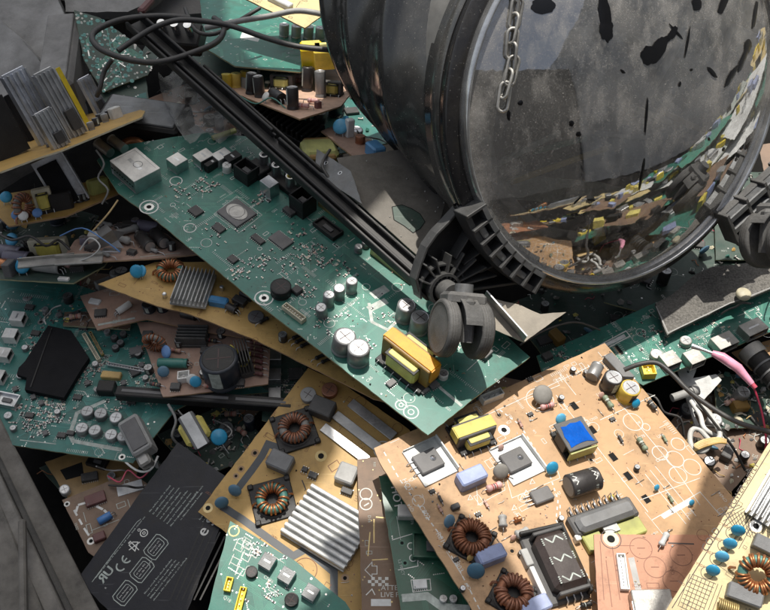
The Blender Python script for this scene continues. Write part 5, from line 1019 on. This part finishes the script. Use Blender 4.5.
dd = mm('ADD', mm('ADD', mm('ADD', base, edge_), streak), mm('MULTIPLY', fine, .35)); dd = mm('MAXIMUM', dd, sp); dd = mm('MAXIMUM', dd, sc2); cl = N.new('ShaderNodeClamp'); Lk.new(dd, cl.inputs[0])
m2 = N.new('ShaderNodeMixShader'); Lk.new(cl.outputs[0], m2.inputs[0]); Lk.new(m1.outputs[0], m2.inputs[1]); Lk.new(df.outputs[0], m2.inputs[2]); Lk.new(m2.outputs[0], out.inputs[0])
bp = N.new('ShaderNodeBump'); bp.inputs['Strength'].default_value = .10; bp.inputs['Distance'].default_value = .002; Lk.new(ns(24, 3), bp.inputs['Height']); Lk.new(bp.outputs[0], gl.inputs['Normal'])
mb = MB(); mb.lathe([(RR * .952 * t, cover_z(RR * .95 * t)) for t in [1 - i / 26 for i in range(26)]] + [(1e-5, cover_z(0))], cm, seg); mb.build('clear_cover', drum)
def dl(px, py, z=0):                               # point of the drum's own plane
    r = ray(px, py); o = c0 + N_ * z; q = DI @ (CAM + r * ((o - CAM).dot(N_) / r.dot(N_))); return q
def blob(px, py, rx, ry, a, seed):
    c = dl(px, py, .018); k = .80 / F; rn = random.Random(seed); pts = []
    for i in range(22):
        t = 2 * math.pi * i / 22; q = 1 + .28 * noise.noise((math.cos(t) * 1.7, math.sin(t) * 1.7, seed * 3.1)) + rn.uniform(-.06, .06); x = rx * k * q * math.cos(t); y = ry * k * q * math.sin(t); x, y = x * math.cos(a) - y * math.sin(a), x * math.sin(a) + y * math.cos(a); X, Y = c.x + x, c.y + y; pts.append((X, Y, cover_z(math.hypot(X, Y)) + .0006))
    ctr = (c.x, c.y, cover_z(math.hypot(c.x, c.y)) + .0012); mb = MB(); mb.add(pts + [ctr], [(i, (i + 1) % 22, 22) for i in range(22)], G['stain'], True); mb.build('tar_stain', drum)
for i, b in enumerate(((596, 14, 6, 22, .12), (595, 28, 7, 9, 0), (640, 48, 17, 7, .75), (632, 53, 9, 9, 0), (656, 32, 9, 4, .8), (735, 58, 15, 5, .9), (718, 75, 14, 4, .8), (742, 46, 8, 6, .4), (696, 70, 9, 2.2, -.6), (545, 6, 11, 7, 0), (685, 3, 6, 7, .6), (716, 2, 12, 5, .9), (757, 15, 4, 15, -.4), (668, 248, 6.5, 6.5, 0), (628, 112, 1.3, 18, .05), (627, 170, 1.5, 17, .05), (660, 30, 12, 1.3, -.7), (671, 40, 1.3, 14, -.2))): blob(*b, i)
for i in range(13):
    rn = random.Random(i + 60); a = rn.uniform(0, 6.3); rr = rn.uniform(20, 165); blob(620 + rr * math.cos(a), 100 + rr * math.sin(a), rn.uniform(.8, 2.6), rn.uniform(.8, 5), rn.uniform(0, 3), i + 40)
# scrap added inside to imitate reflections and light streaks on the cover
def reflection_board(poly, label, m, z, edge='paper_edge'):
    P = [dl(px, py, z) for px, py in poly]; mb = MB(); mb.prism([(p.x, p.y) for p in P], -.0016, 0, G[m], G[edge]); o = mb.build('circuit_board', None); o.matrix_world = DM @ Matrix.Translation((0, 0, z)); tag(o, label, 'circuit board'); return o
reflection_board([(470, 195), (520, 175), (600, 182), (650, 195), (640, 208), (590, 205), (520, 200)], 'pale green piece added behind the clear cover as a reflection, low left', 'silk_dim', -.03)
def hoop(r, a0, a1, z0, z1, m, label, cx=0, cy=0, name='reflection_hoop'):
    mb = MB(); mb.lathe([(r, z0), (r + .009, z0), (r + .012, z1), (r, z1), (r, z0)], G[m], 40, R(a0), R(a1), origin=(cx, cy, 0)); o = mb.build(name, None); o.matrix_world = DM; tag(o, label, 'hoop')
hoop(.140, 222, 318, -.024, -.008, 'wire_tan', 'curved tan strip added as a reflection behind the lower part of the clear cover', .0, -.002)
hoop(.125, 190, 262, -.028, -.014, 'label_white', 'grey curved strip added as a reflection behind the clear cover, inside the tan strip', -.01, .0)
hoop(.150, 60, 130, -.05, -.045, 'plastic_cream', 'pale curved strip added as a reflection high behind the clear cover', -.01, -.10)
def reflection_box(px, py, z, sx, sy, sz, rz, m, label, name='transformer', cat='transformer', m2=None):
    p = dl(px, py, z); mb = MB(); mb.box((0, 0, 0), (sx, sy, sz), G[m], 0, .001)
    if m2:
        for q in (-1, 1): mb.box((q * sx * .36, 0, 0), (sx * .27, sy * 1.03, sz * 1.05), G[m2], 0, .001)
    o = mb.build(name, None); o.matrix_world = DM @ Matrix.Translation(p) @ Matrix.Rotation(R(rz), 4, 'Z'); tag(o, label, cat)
reflection_box(611, 224, -.022, .056, .015, .014, 22, 'core_grey', 'grey block with two yellow bands added as a reflection behind the clear cover', m2='tape_bright'); reflection_box(656, 204, -.026, .018, .018, .004, 15, 'alu', 'small square plate added as a reflection behind the clear cover', 'reflection_plate', 'metal plate')
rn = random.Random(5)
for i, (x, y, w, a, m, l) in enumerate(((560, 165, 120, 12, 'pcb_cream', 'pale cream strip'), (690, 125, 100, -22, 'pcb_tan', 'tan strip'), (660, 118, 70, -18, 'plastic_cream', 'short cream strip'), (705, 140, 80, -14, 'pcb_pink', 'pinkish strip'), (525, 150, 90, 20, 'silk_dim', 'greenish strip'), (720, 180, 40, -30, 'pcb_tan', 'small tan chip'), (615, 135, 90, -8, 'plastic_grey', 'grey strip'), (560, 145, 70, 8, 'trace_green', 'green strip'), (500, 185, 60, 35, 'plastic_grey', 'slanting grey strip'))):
    reflection_box(x, y, -.03 - .006 * i, w * .0009, .005 + .001 * (i % 3), .004, a, m, l + ' added as a reflection behind the clear cover at ' + ('left' if x < 600 else 'right'), 'reflection_strip', 'plastic strip')
for i, (a, b, rad, m, lab) in enumerate((((700, -12), (650, 98), .004, 'label_white', 'pale straight rod added as a light streak behind the clear cover, upper right'), ((735, 28), (700, 92), .003, 'plastic_grey', 'shorter grey rod added as a light streak behind the clear cover, beside the pale rod'), ((736, 30), (790, 62), .006, 'label_white', 'thick white tube added as a light streak behind the clear cover at the right edge'), ((575, 272), (700, 214), .004, 'plastic_cream', 'cream rod added as a reflection low behind the clear cover'))):
    A_, B_ = dl(*a, -.012), dl(*b, -.012); mb = MB(); mb.tube([(A_.x, A_.y, -.016), ((A_.x + B_.x) / 2 + .004, (A_.y + B_.y) / 2, -.012), (B_.x, B_.y, -.016)], rad, G[m], 10); o = mb.build('light_streak_rod', None); o.matrix_world = DM; tag(o, lab, 'rod')
# clamp right, rail like
def along(px, py, z): p = dl(px, py, z); return p
mb = MB(); a = dl(722, 226, .006); b = dl(782, 172, .006); d = (b - a); an = math.atan2(d.y, d.x); L = d.length; mid = (a + b) / 2
for q, w, h, m in ((0, .034, .008, 'castor'), (.011, .007, .016, 'gunmetal'), (-.003, .007, .016, 'gunmetal'), (-.015, .004, .012, 'gunmetal')):
    mb.box((mid.x - math.sin(an) * q, mid.y + math.cos(an) * q, .006 + h / 2), (L, w, h), G[m], an, .001)
for t in (0, .3, .6, .9): p = a + d * t; mb.box((p.x, p.y, .013), (.004, .038, .018), G['castor'], an, .0006)
for t in (.15, .45, .75): p = a + d * t; mb.box((p.x + math.sin(an) * .024, p.y - math.cos(an) * .024, -.002), (.003, .02, .026), G['castor'], an, .0006)
mb.build('clamp_rail', drum)
# ring bracket, lower left
mb = MB(); bm = G['clip']
def arc(r, t0, t1, z, n=12): return [(r * math.cos(R(t0 + (t1 - t0) * i / n)), r * math.sin(R(t0 + (t1 - t0) * i / n)), z) for i in range(n + 1)]
pA = dl(468, 208); tA = math.degrees(math.atan2(pA.y, pA.x)); pB = dl(538, 268); tB = math.degrees(math.atan2(pB.y, pB.x))
for r0, r1, z0, z1, m in ((.975, 1.0, -.005, .014, 'gunmetal'), (1.06, 1.09, -.01, .010, 'clip'), (1.0, 1.06, -.02, .002, 'black')):
    mb.lathe([(RR * r0, z0), (RR * r0, z1), (RR * r1, z1), (RR * r1, z0), (RR * r0, z0)], G[m], 16, R(tA), R(tB), smooth=False)
for i in range(8):
    t = R(tA + (tB - tA) * i / 7); r = RR * 1.03; mb.box((r * math.cos(t), r * math.sin(t), .003), (RR * .12, .003, .022), bm, t, .0005)
for i in range(3):
    t = R(tA + (tB - tA) * (i * 2 + 1.5) / 7); r = RR * 1.04; mb.box((r * math.cos(t), r * math.sin(t), .009), (.006, .012, .006), G['gunmetal'], t, .001)
mb.build('ring_clip', drum)
mb = MB(); H0 = lambda px, py, z=0: dl(px, py, z)
def wall(pts, z0, z1, w, m):
    P = [dl(*p) for p in pts]
    for p, q in zip(P, P[1:]):
        d = q - p; mb.box(((p.x + q.x) / 2, (p.y + q.y) / 2, (z0 + z1) / 2), (math.hypot(d.x, d.y) + w * .6, w, z1 - z0), m, math.atan2(d.y, d.x), w * .2)
wall([(470, 210), (456, 226), (444, 238), (434, 252), (428, 268), (423, 284), (426, 296), (434, 304)], -.024, -.012, .0026, bm); wall([(434, 304), (456, 297), (480, 294), (532, 286), (541, 276), (546, 264)], -.024, -.012, .0026, bm)
hub = (448, 292)
for tx, ty in ((430, 268), (440, 262), (455, 258), (468, 256), (480, 262), (490, 270), (500, 278), (426, 284)): wall([hub, (tx, ty)], -.024, -.006, .0016, bm)
for tx, ty, sx_, sy_ in ((462, 262, 478, 236), (470, 268, 500, 246), (486, 276, 516, 262)): wall([(tx, ty), (sx_, sy_)], -.024, -.010, .0014, bm)
c = dl(*hub); mb.lathe([(.013, -.024), (.013, -.004), (.0155, -.004), (.0155, -.024)], bm, 24, smooth=False, origin=(c.x, c.y, 0)); mb.lathe([(.021, -.024), (.021, -.010), (.0225, -.010), (.0225, -.024)], bm, 24, math.pi * .0, math.pi * 1.1, smooth=False, origin=(c.x, c.y, 0)); mb.cyl((c.x, c.y, -.024), (c.x, c.y, .010), .010, G['castor'], seg=24)
P = [dl(*p) for p in ((424, 284), (444, 240), (470, 212), (540, 268), (532, 284), (434, 302))]; mb.prism([(p.x, p.y) for p in P], -.028, -.024, G['black']); mb.build('support_bracket', drum)
# twin wheel castor
def castor(px, py, hd, sc_, axis, label, hood=True, R_=.026):
    o = CAM + ray(px, py) * hd; e = bpy.data.objects.new('castor', None); C.objects.link(e); X = cam_dir(axis); Zt = UP - X * UP.dot(X); Zt.normalize(); Y = Zt.cross(X); Mx = Matrix((X, Y, Zt)).transposed().to_4x4(); Mx.translation = o; e.matrix_world = Mx @ Matrix.Scale(sc_, 4)
    tag(e, label, 'castor wheel', 'castor wheels of the drum')
    for s_ in (-1, 1):
        mb = MB(); mb.m = Matrix.Rotation(R(90), 4, 'Y'); z = s_ * .0160; w = .0062; pr = [(R_ * .15, -w * 1.05), (R_ * .55, -w * .95), (R_ * .86, -w * .9), (R_ * .93, -w), (R_, -w * .7), (R_, w * .7), (R_ * .93, w), (R_ * .86, w * .9), (R_ * .55, w * .95), (R_ * .15, w * 1.05)]
        mb.lathe([(1e-5, z - w * 1.05)] + [(r, z + q) for r, q in pr] + [(1e-5, z + w * 1.05)], G['castor'], 40); mb.lathe([(R_ * .9, z + s_ * w * .93), (R_ * .88, z + s_ * w * 1.04), (R_ * .84, z + s_ * w * .95)], G['black_dusty'], 40); [mb.lathe([(R_ * 1.003, z - w * .55 + w * 1.1 * j / 3), (R_ * 1.012, z - w * .5 + w * 1.1 * j / 3), (R_ * 1.003, z - w * .45 + w * 1.1 * j / 3)], G['black_dusty'], 40) for j in range(4)]; mb.build('wheel', e)
    mb = MB(); mb.m = Matrix.Rotation(R(90), 4, 'Y'); 
    mb.lathe([(.006, -.012), (.006, .012)], G['gunmetal'], 16); mb.lathe([(R_ * 1.08, -.008), (R_ * 1.12, -.008), (R_ * 1.12, .008), (R_ * 1.08, .008), (R_ * 1.08, -.008)], G['castor'], 20, R(120), R(262), smooth=False); mb.m = Matrix.Identity(4)
    mb.box((0, 0, R_ * .3), (.010, R_ * 1.5, R_ * 1.5), G['castor'], 0, .003); mb.box((0, 0, R_ * 1.08), (.038, .024, .009), G['castor'], 0, .003); mb.cyl((0, 0, R_ * 1.1), (0, 0, R_ * 1.55), .0085, G['gunmetal'], seg=18); mb.build('fork', e)
castor(461, 329, .765, .95, (.94, -.08, -.33), 'dusty grey twin wheel castor standing on the green mainboard')
castor(778, 240, .84, 1.05, (-.35, .1, -.93), 'dusty grey castor half cut by the right edge beside the clamp rail')
# chain
ch = bpy.data.objects.new('chain', None); C.objects.link(ch); ch.matrix_world = DM; tag(ch, 'steel link chain hanging down over the clear cover', 'chain')
pts = [(523, -36), (522, -18), (521, 0), (520, 14), (516, 29), (514, 44), (513, 58), (512, 71), (507, 84), (505, 97)]
for i, (x, y) in enumerate(pts):
    c = dl(x, y, .02); z = cover_z(math.hypot(c.x, c.y)) + .006; nx = pts[min(i + 1, len(pts) - 1)]; pv = pts[max(i - 1, 0)]; d = dl(nx[0], nx[1], .02) - dl(pv[0], pv[1], .02); an = math.atan2(d.y, d.x); mb = MB(); L = .0125; w = .0042
    P = [(L * math.copysign(min(1, .55 * abs(1 if abs(math.cos(t)) > .3 else 0)), math.cos(t)) + w * math.cos(t) * .9, w * math.sin(t), 0) for t in [2 * math.pi * q / 24 for q in range(24)]]
    P = [((.0075 if math.cos(t) > 0 else -.0075) + w * math.cos(t), w * math.sin(t), 0) for t in [2 * math.pi * (q + .5) / 20 for q in range(20)]]
    mb.m = Matrix.Rotation(an, 4, 'Z') @ Matrix.Rotation(R(20 if i % 2 else 78), 4, 'X'); mb.tube(P, .0013, G['tin_dirty'], 8, True); mb.build('link', ch, (c.x, c.y, z))
mb = MB(); rn = random.Random(77)
for B, n in ((M_, 110), (O_, 90), (Y_, 40), (T_, 40), (C_, 20), (S_, 14)):
    for _ in range(n):
        u = B.rp(); c = B.M @ Vector((u[0], u[1], .0006)); s_ = rn.uniform(.0004, .0013); a = rn.uniform(0, 6.3); mb.m = Matrix.Translation(c) @ B.M.to_3x3().to_4x4() @ Matrix.Rotation(a, 4, 'Z')
        if rn.random() < .25: mb.tube([(0, 0, 0), (.002, .0008, .0006), (.005 * rn.uniform(.5, 1.4), .0, 0)], .00022, G[rn.choice(('tin', 'copper', 'wire_white'))], 5)
        else: mb.add([(s_ * rn.uniform(.5, 1.3) * math.cos(t), s_ * rn.uniform(.5, 1.3) * math.sin(t), 0) for t in (0, 1.2, 2.6, 3.9, 5.1)] + [(0, 0, s_ * .8)], [(i, (i + 1) % 5, 5) for i in range(5)], G[rn.choice(('disc_grey', 'plastic_cream', 'chip_grey', 'res_body', 'label_white', 'black'))])
mb.m = Matrix.Identity(4); tag(mb.build('grit'), 'fine grit and wire snippings scattered over the boards', 'debris', kind='stuff')
wire('wire', 'thin blue wire sagging between the left brown boards', [(60, 236, 150), (82, 228, 160), (104, 240, 160), (120, 252, 150)], .7, 'wire_blue')
wire('wire', 'thin tan wire sticking out beside the grey sheet metal scrap', [(92, 232, 150), (108, 214, 168), (118, 200, 176)], .9, 'wire_tan')
wire('wire', 'thin white wire lying over the dark red corner by the battery', [(118, 455, 60), (136, 470, 66), (150, 470, 64), (158, 456, 66)], 1.1, 'wire_white')
wire('wire', 'grey wire dropping behind the battery from the card connector', [(168, 404, 78), (176, 420, 70), (172, 436, 62), (180, 446, 50)], 1.3, 'wire_grey')
wire('wire', 'thin black wire crossing the dark gap below the beige corner', [(520, 345, 110), (545, 330, 120), (575, 322, 118), (600, 330, 100)], 1.0, 'wire_black')
for lab, pts, rr_, m in (('red thin wire winding through the gap left of the battery', [(150, 470, 60), (140, 478, 55), (128, 470, 52), (120, 482, 50), (108, 476, 46)], .8, 'wire_red'), ('yellow thin wire poking out under the long tan board', [(230, 345, 110), (238, 352, 104), (232, 362, 100), (246, 366, 98), (250, 352, 100)], .8, 'tape_yellow'),
 ('green thin wire crossing the crowded brown board', [(240, 96, 172), (256, 104, 184), (272, 98, 190), (290, 112, 186), (306, 120, 160)], .8, 'toroid_green'), ('black flat cable hanging beside the grey metal flange', [(330, 150, 185), (322, 165, 190), (330, 182, 184), (322, 196, 170)], 1.6, 'wire_black'), ('white thin wire looped over the pale brown board', [(80, 250, 150), (90, 238, 162), (100, 246, 158), (92, 256, 150), (76, 262, 140)], .8, 'wire_white'),
 ('black wire looping over the far left board stack', [(-4, 232, 160), (12, 240, 166), (30, 236, 170), (46, 246, 160), (58, 240, 150), (70, 250, 140)], 1.3, 'wire_black'), ('grey wire dangling below the upper left board', [(96, 150, 200), (104, 164, 190), (98, 178, 180), (108, 190, 172), (102, 204, 160)], 1.0, 'wire_grey'), ('black wire kinked between orange board and green port board', [(640, 392, 70), (656, 398, 76), (664, 412, 70), (680, 418, 64), (684, 436, 50)], 1.2, 'wire_black')): wire('wire', lab, pts, rr_, m)
for i in range(34):
    rn = random.Random(i + 300); cx, cy, hh = rn.choice(((215, 430, 55), (180, 405, 66), (290, 345, 60), (210, 120, 120), (350, 140, 130), (140, 300, 80), (110, 210, 110), (60, 300, 85), (700, 430, 50), (730, 400, 50), (600, 330, 55), (590, 350, 60), (30, 240, 110), (260, 130, 120), (130, 480, 45), (390, 160, 150), (760, 300, 90)))
    x, y = cx + rn.uniform(-22, 22), cy + rn.uniform(-10, 10); a = rn.uniform(0, 6.3); pts = []
    for j in range(5): pts.append((x, y, hh + rn.uniform(-8, 10))); x += 9 * math.cos(a); y += 6 * math.sin(a); a += rn.uniform(-.9, .9)
    bl = i % 2; wire('snipped_wire', ('loose grey snipped wire lying in the dark gaps between boards', 'loose black snipped wire lying in the dark gaps between boards')[bl], pts, (.8, 1.1)[bl], ('wire_grey', 'wire_black')[bl], 'wire', ('loose grey snipped wires', 'loose black snipped wires')[bl], 6, 3)
# ================================================================== buried boards that fill the gaps
fill = [('blackish green board deep below the bottom edge of the drum ring', (690, 270, 45), 'pcb_green_dark', (0, .9, 1), 150), ('dark green board in the shade right of the drum ring, under the foam', (770, 215, 45), 'pcb_green_dark', (0, .9, 1), 130), ('dark green board deep in the gap under the right castor', (600, 320, 20), 'pcb_green_dark', (0, .8, 1), 150), ('dusty brown board deep under the long tan board', (240, 360, 25), 'pcb_brown', (.1, .7, 1), 130), ('green board buried in the dark gap above the battery', (215, 440, 22), 'pcb_green_dark', (-.1, .9, 1), 90), ('brown board buried beneath the left boards', (20, 300, 40), 'pcb_brown', (0, 1, .8), 110), ('grey brown board buried behind the black module box', (215, 110, 95), 'pcb_pink', (.1, .9, .8), 110),  # first two are added to blacken ground that the sun reaches
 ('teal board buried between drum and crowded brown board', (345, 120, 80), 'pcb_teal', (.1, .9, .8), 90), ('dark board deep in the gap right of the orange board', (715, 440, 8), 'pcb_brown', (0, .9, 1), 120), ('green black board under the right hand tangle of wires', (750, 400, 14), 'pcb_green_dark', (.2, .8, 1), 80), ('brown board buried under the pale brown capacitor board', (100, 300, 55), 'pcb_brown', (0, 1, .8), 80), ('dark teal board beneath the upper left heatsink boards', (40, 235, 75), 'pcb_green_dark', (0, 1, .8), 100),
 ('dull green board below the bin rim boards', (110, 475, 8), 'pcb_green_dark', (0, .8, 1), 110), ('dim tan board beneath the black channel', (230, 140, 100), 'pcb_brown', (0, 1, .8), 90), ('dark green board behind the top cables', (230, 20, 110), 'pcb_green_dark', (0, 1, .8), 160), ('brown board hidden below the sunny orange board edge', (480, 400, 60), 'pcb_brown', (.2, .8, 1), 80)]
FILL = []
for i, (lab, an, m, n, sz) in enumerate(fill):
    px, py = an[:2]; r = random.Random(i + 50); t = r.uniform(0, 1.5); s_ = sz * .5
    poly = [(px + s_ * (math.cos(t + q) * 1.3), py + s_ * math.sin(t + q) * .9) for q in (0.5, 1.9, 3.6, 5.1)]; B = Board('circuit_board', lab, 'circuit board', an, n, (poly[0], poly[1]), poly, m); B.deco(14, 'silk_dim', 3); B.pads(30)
    for _ in range(9):
        x, y = px + r.uniform(-.4, .4) * sz, py + r.uniform(-.3, .3) * sz
        if not inside(B.uv(x, y), B.poly): continue
        ty = r.random()
        if ty < .35: B.cap(x, y, r.uniform(4, 8), r.uniform(8, 18), r.choice(('sleeve', 'sleeve_navy', 'sleeve_grey')))
        elif ty < .6: B.ic(x, y, r.uniform(8, 20), r.uniform(7, 14), 3, r.uniform(0, 90))
        elif ty < .75: B.disk(x, y, 6, r.uniform(0, 90), 'disc_dull')
        elif ty < .9: B.box(x, y, 16, 10, 10, r.uniform(0, 90), r.choice(('core', 'plastic_grey', 'tape_amber')), 'relay')
        else: B.res(x, y, 12, 3, r.uniform(0, 90))
    B.done(); FILL.append(B)
mb = MB(); rn = random.Random(12)
for B in FILL:
    for _ in range(70):
        u = B.rp(); c = B.M @ Vector((u[0], u[1], .0008)); mb.m = Matrix.Translation(c) @ Matrix.Rotation(rn.uniform(0, 6), 4, 'Z') @ Matrix.Rotation(rn.gauss(0, .5), 4, 'X'); s_ = rn.uniform(.0015, .005)
        t = rn.random()
        if t < .25: mb.tube([(0, 0, 0), (s_, s_ * .4, s_ * .6), (s_ * 3, -s_ * .3, .001), (s_ * 4, s_, 0)], .0005, G[rn.choice(('tin', 'copper', 'wire_white', 'wire_red', 'wire_black', 'wire_tan'))], 5)
        elif t < .4: mb.cyl((0, 0, 0), (s_ * 1.6, 0, .001), .0011, G['tin_dirty'], seg=8); mb.cyl((0, 0, 0), (-.001, 0, 0), .0024, G['tin_dirty'], seg=10)
        else: mb.add([(s_ * rn.uniform(.5, 1.3) * math.cos(a), s_ * rn.uniform(.5, 1.3) * math.sin(a), 0) for a in (0, 1.2, 2.6, 3.9, 5.1)] + [(0, 0, s_ * .5)], [(i, (i + 1) % 5, 5) for i in range(5)], G[rn.choice(('disc_grey', 'plastic_cream', 'chip_grey', 'pcb_green', 'label_white', 'black', 'pcb_tan', 'tape_yellow'))])
mb.m = Matrix.Identity(4); tag(mb.build('litter'), 'small screws, wire ends and plastic crumbs lying deep in the gaps', 'litter', kind='stuff')
for i in range(36):  # boards added off to the right to colour the cover reflection
    r = random.Random(i + 900); px, py, h = 860 + (i % 6) * 105 + r.uniform(-30, 30), 20 + (i // 6) * 140 + r.uniform(-30, 30), r.uniform(40, 130); t = r.uniform(0, 3); s_ = r.uniform(50, 80) if px < 1000 else r.uniform(80, 140)
    poly = [(px + s_ * math.cos(t + a) * 1.3, py + s_ * math.sin(t + a)) for a in (.5, 1.9, 3.6, 5.1)]
    B = Board('circuit_board', 'scrap circuit board lying further along the pile to the right', 'circuit board', (px, py, h), (r.uniform(-.2, .2), r.uniform(.6, 1), 1), (poly[0], poly[1]), poly, r.choice(('pcb_cream', 'pcb_green', 'silk_dim', 'label_white', 'trace_green', 'label_white', 'silk_dim') if px > 1000 else ('pcb_green', 'pcb_brown', 'pcb_green_dark')), group='scrap boards added for cover reflections'); B.pads(20)
    for _ in range(7): x, y = px + r.uniform(-60, 60), py + r.uniform(-50, 50); B.box(x, y, r.uniform(12, 50), r.uniform(12, 34), r.uniform(5, 26), r.uniform(0, 90), r.choice(('tape_bright', 'black', 'alu', 'tape_yellow', 'lavender', 'alu')), 'component')
    B.done()
wm = mat('wall_grey', (.62, .61, .59), .8, dust=.5, var=.35, vscale=2.5)  # walls added out of view to set the tone reflected in the cover
mb = MB(); mb.box((1.9, .0, 1.2), (.05, 7, 2.6), wm, 0, .004)
mb.box((0, -2.2, .9), (3.7, .05, 2.0), G['rail_dark'], 0, .004)
tag(mb.build('reflection_wall'), 'unseen walls added right of the pile and behind the camera for the cover reflection', 'wall')
# ================================================================== ground, light
mb = MB(); n = 60; S = 1.2; vs = []
for i in range(n + 1):
    for j in range(n + 1): x = -S + 2 * S * i / n; y = -S + 2 * S * j / n; vs.append((x, y + .1, -.03 + .02 * noise.noise((x * 9, y * 9, 0))))
mb.add(vs, [(i * (n + 1) + j, (i + 1) * (n + 1) + j, (i + 1) * (n + 1) + j + 1, i * (n + 1) + j + 1) for i in range(n) for j in range(n)], G['soil'], True)
mb.add([(-60, -60, -.06), (60, -60, -.06), (60, 60, -.06), (-60, 60, -.06)], [(0, 1, 2, 3)], G['soil']); tag(mb.build('ground'), kind='structure')
SUN = Vector((.04, .34, 1)).normalized()
fill_sheet = bpy.data.materials.new('light_fill_sheet'); fill_sheet.use_nodes = True; _t = fill_sheet.node_tree; _t.nodes.clear(); _o = _t.nodes.new('ShaderNodeOutputMaterial'); _a = _t.nodes.new('ShaderNodeAddShader'); _d = _t.nodes.new('ShaderNodeBsdfDiffuse'); _d.inputs[0].default_value = (.35, .35, .35, 1); _r = _t.nodes.new('ShaderNodeBsdfTranslucent'); _r.inputs[0].default_value = (.60, .61, .61, 1)  # translucent material invented to lift the light in the shaded half
_t.links.new(_d.outputs[0], _a.inputs[0]); _t.links.new(_r.outputs[0], _a.inputs[1]); _t.links.new(_a.outputs[0], _o.inputs[0])
def shade_blocker(poly, h=100, zc=1.5, m=None, ):  # added unseen sheet, its shape cut to cast a given shadow outline
    P = []
    for px, py in poly: p = onz(px, py, h); P.append(p + SUN * ((zc - p.z) / SUN.z))
    m_ = MB(); o = P[0].copy(); Q = [(p.x - o.x, p.y - o.y) for p in P]; m_.prism(Q, None, 0, m or fill_sheet); ob = m_.build('shade_blocker', None, o); tag(ob, kind='structure')
shade_blocker([(-500, -260), (215, -260), (228, 50), (262, 112), (400, 225), (330, 310), (340, 400), (325, 425), (300, 445), (248, 455), (190, 520), (150, 700), (-500, 700)], 130)
shade_blocker([(350, 490), (425, 486), (480, 520), (508, 549), (540, 612), (560, 700), (270, 700), (292, 590), (335, 560), (330, 530), (318, 500)], 118, 1.05, G['rail'])
shade_blocker([(711, 456), (657, 597), (636, 660), (650, 660), (762, 462), (790, 400), (765, 380)], 100, .92, G['rail'])
w = bpy.data.worlds.new('World'); sc.world = w; w.use_nodes = True; nt = w.node_tree; bg = nt.nodes['Background']; sky = nt.nodes.new('ShaderNodeTexSky'); sky.sky_type = 'NISHITA'; sky.sun_disc = False
sky.sun_elevation = math.asin(SUN.z); sky.sun_rotation = math.atan2(SUN.x, SUN.y); sky.ozone_density = .3; sky.dust_density = 3; hs = nt.nodes.new('ShaderNodeHueSaturation'); hs.inputs['Saturation'].default_value = .45; nt.links.new(sky.outputs[0], hs.inputs['Color']); nt.links.new(hs.outputs[0], bg.inputs[0]); bg.inputs[1].default_value = .125
sd = bpy.data.lights.new('sun', 'SUN'); sd.energy = 5.0; sd.angle = R(.55); sd.color = (1, .95, .87); so = bpy.data.objects.new('sun', sd); C.objects.link(so); so.rotation_euler = SUN.to_track_quat('Z', 'Y').to_euler()
sc.cycles.max_bounces = 6; sc.cycles.diffuse_bounces = 3; sc.cycles.glossy_bounces = 3; sc.cycles.transparent_max_bounces = 6; sc.cycles.transmission_bounces = 2
sc.view_settings.view_transform = 'Standard'; sc.view_settings.look = 'None'; sc.view_settings.exposure = 0
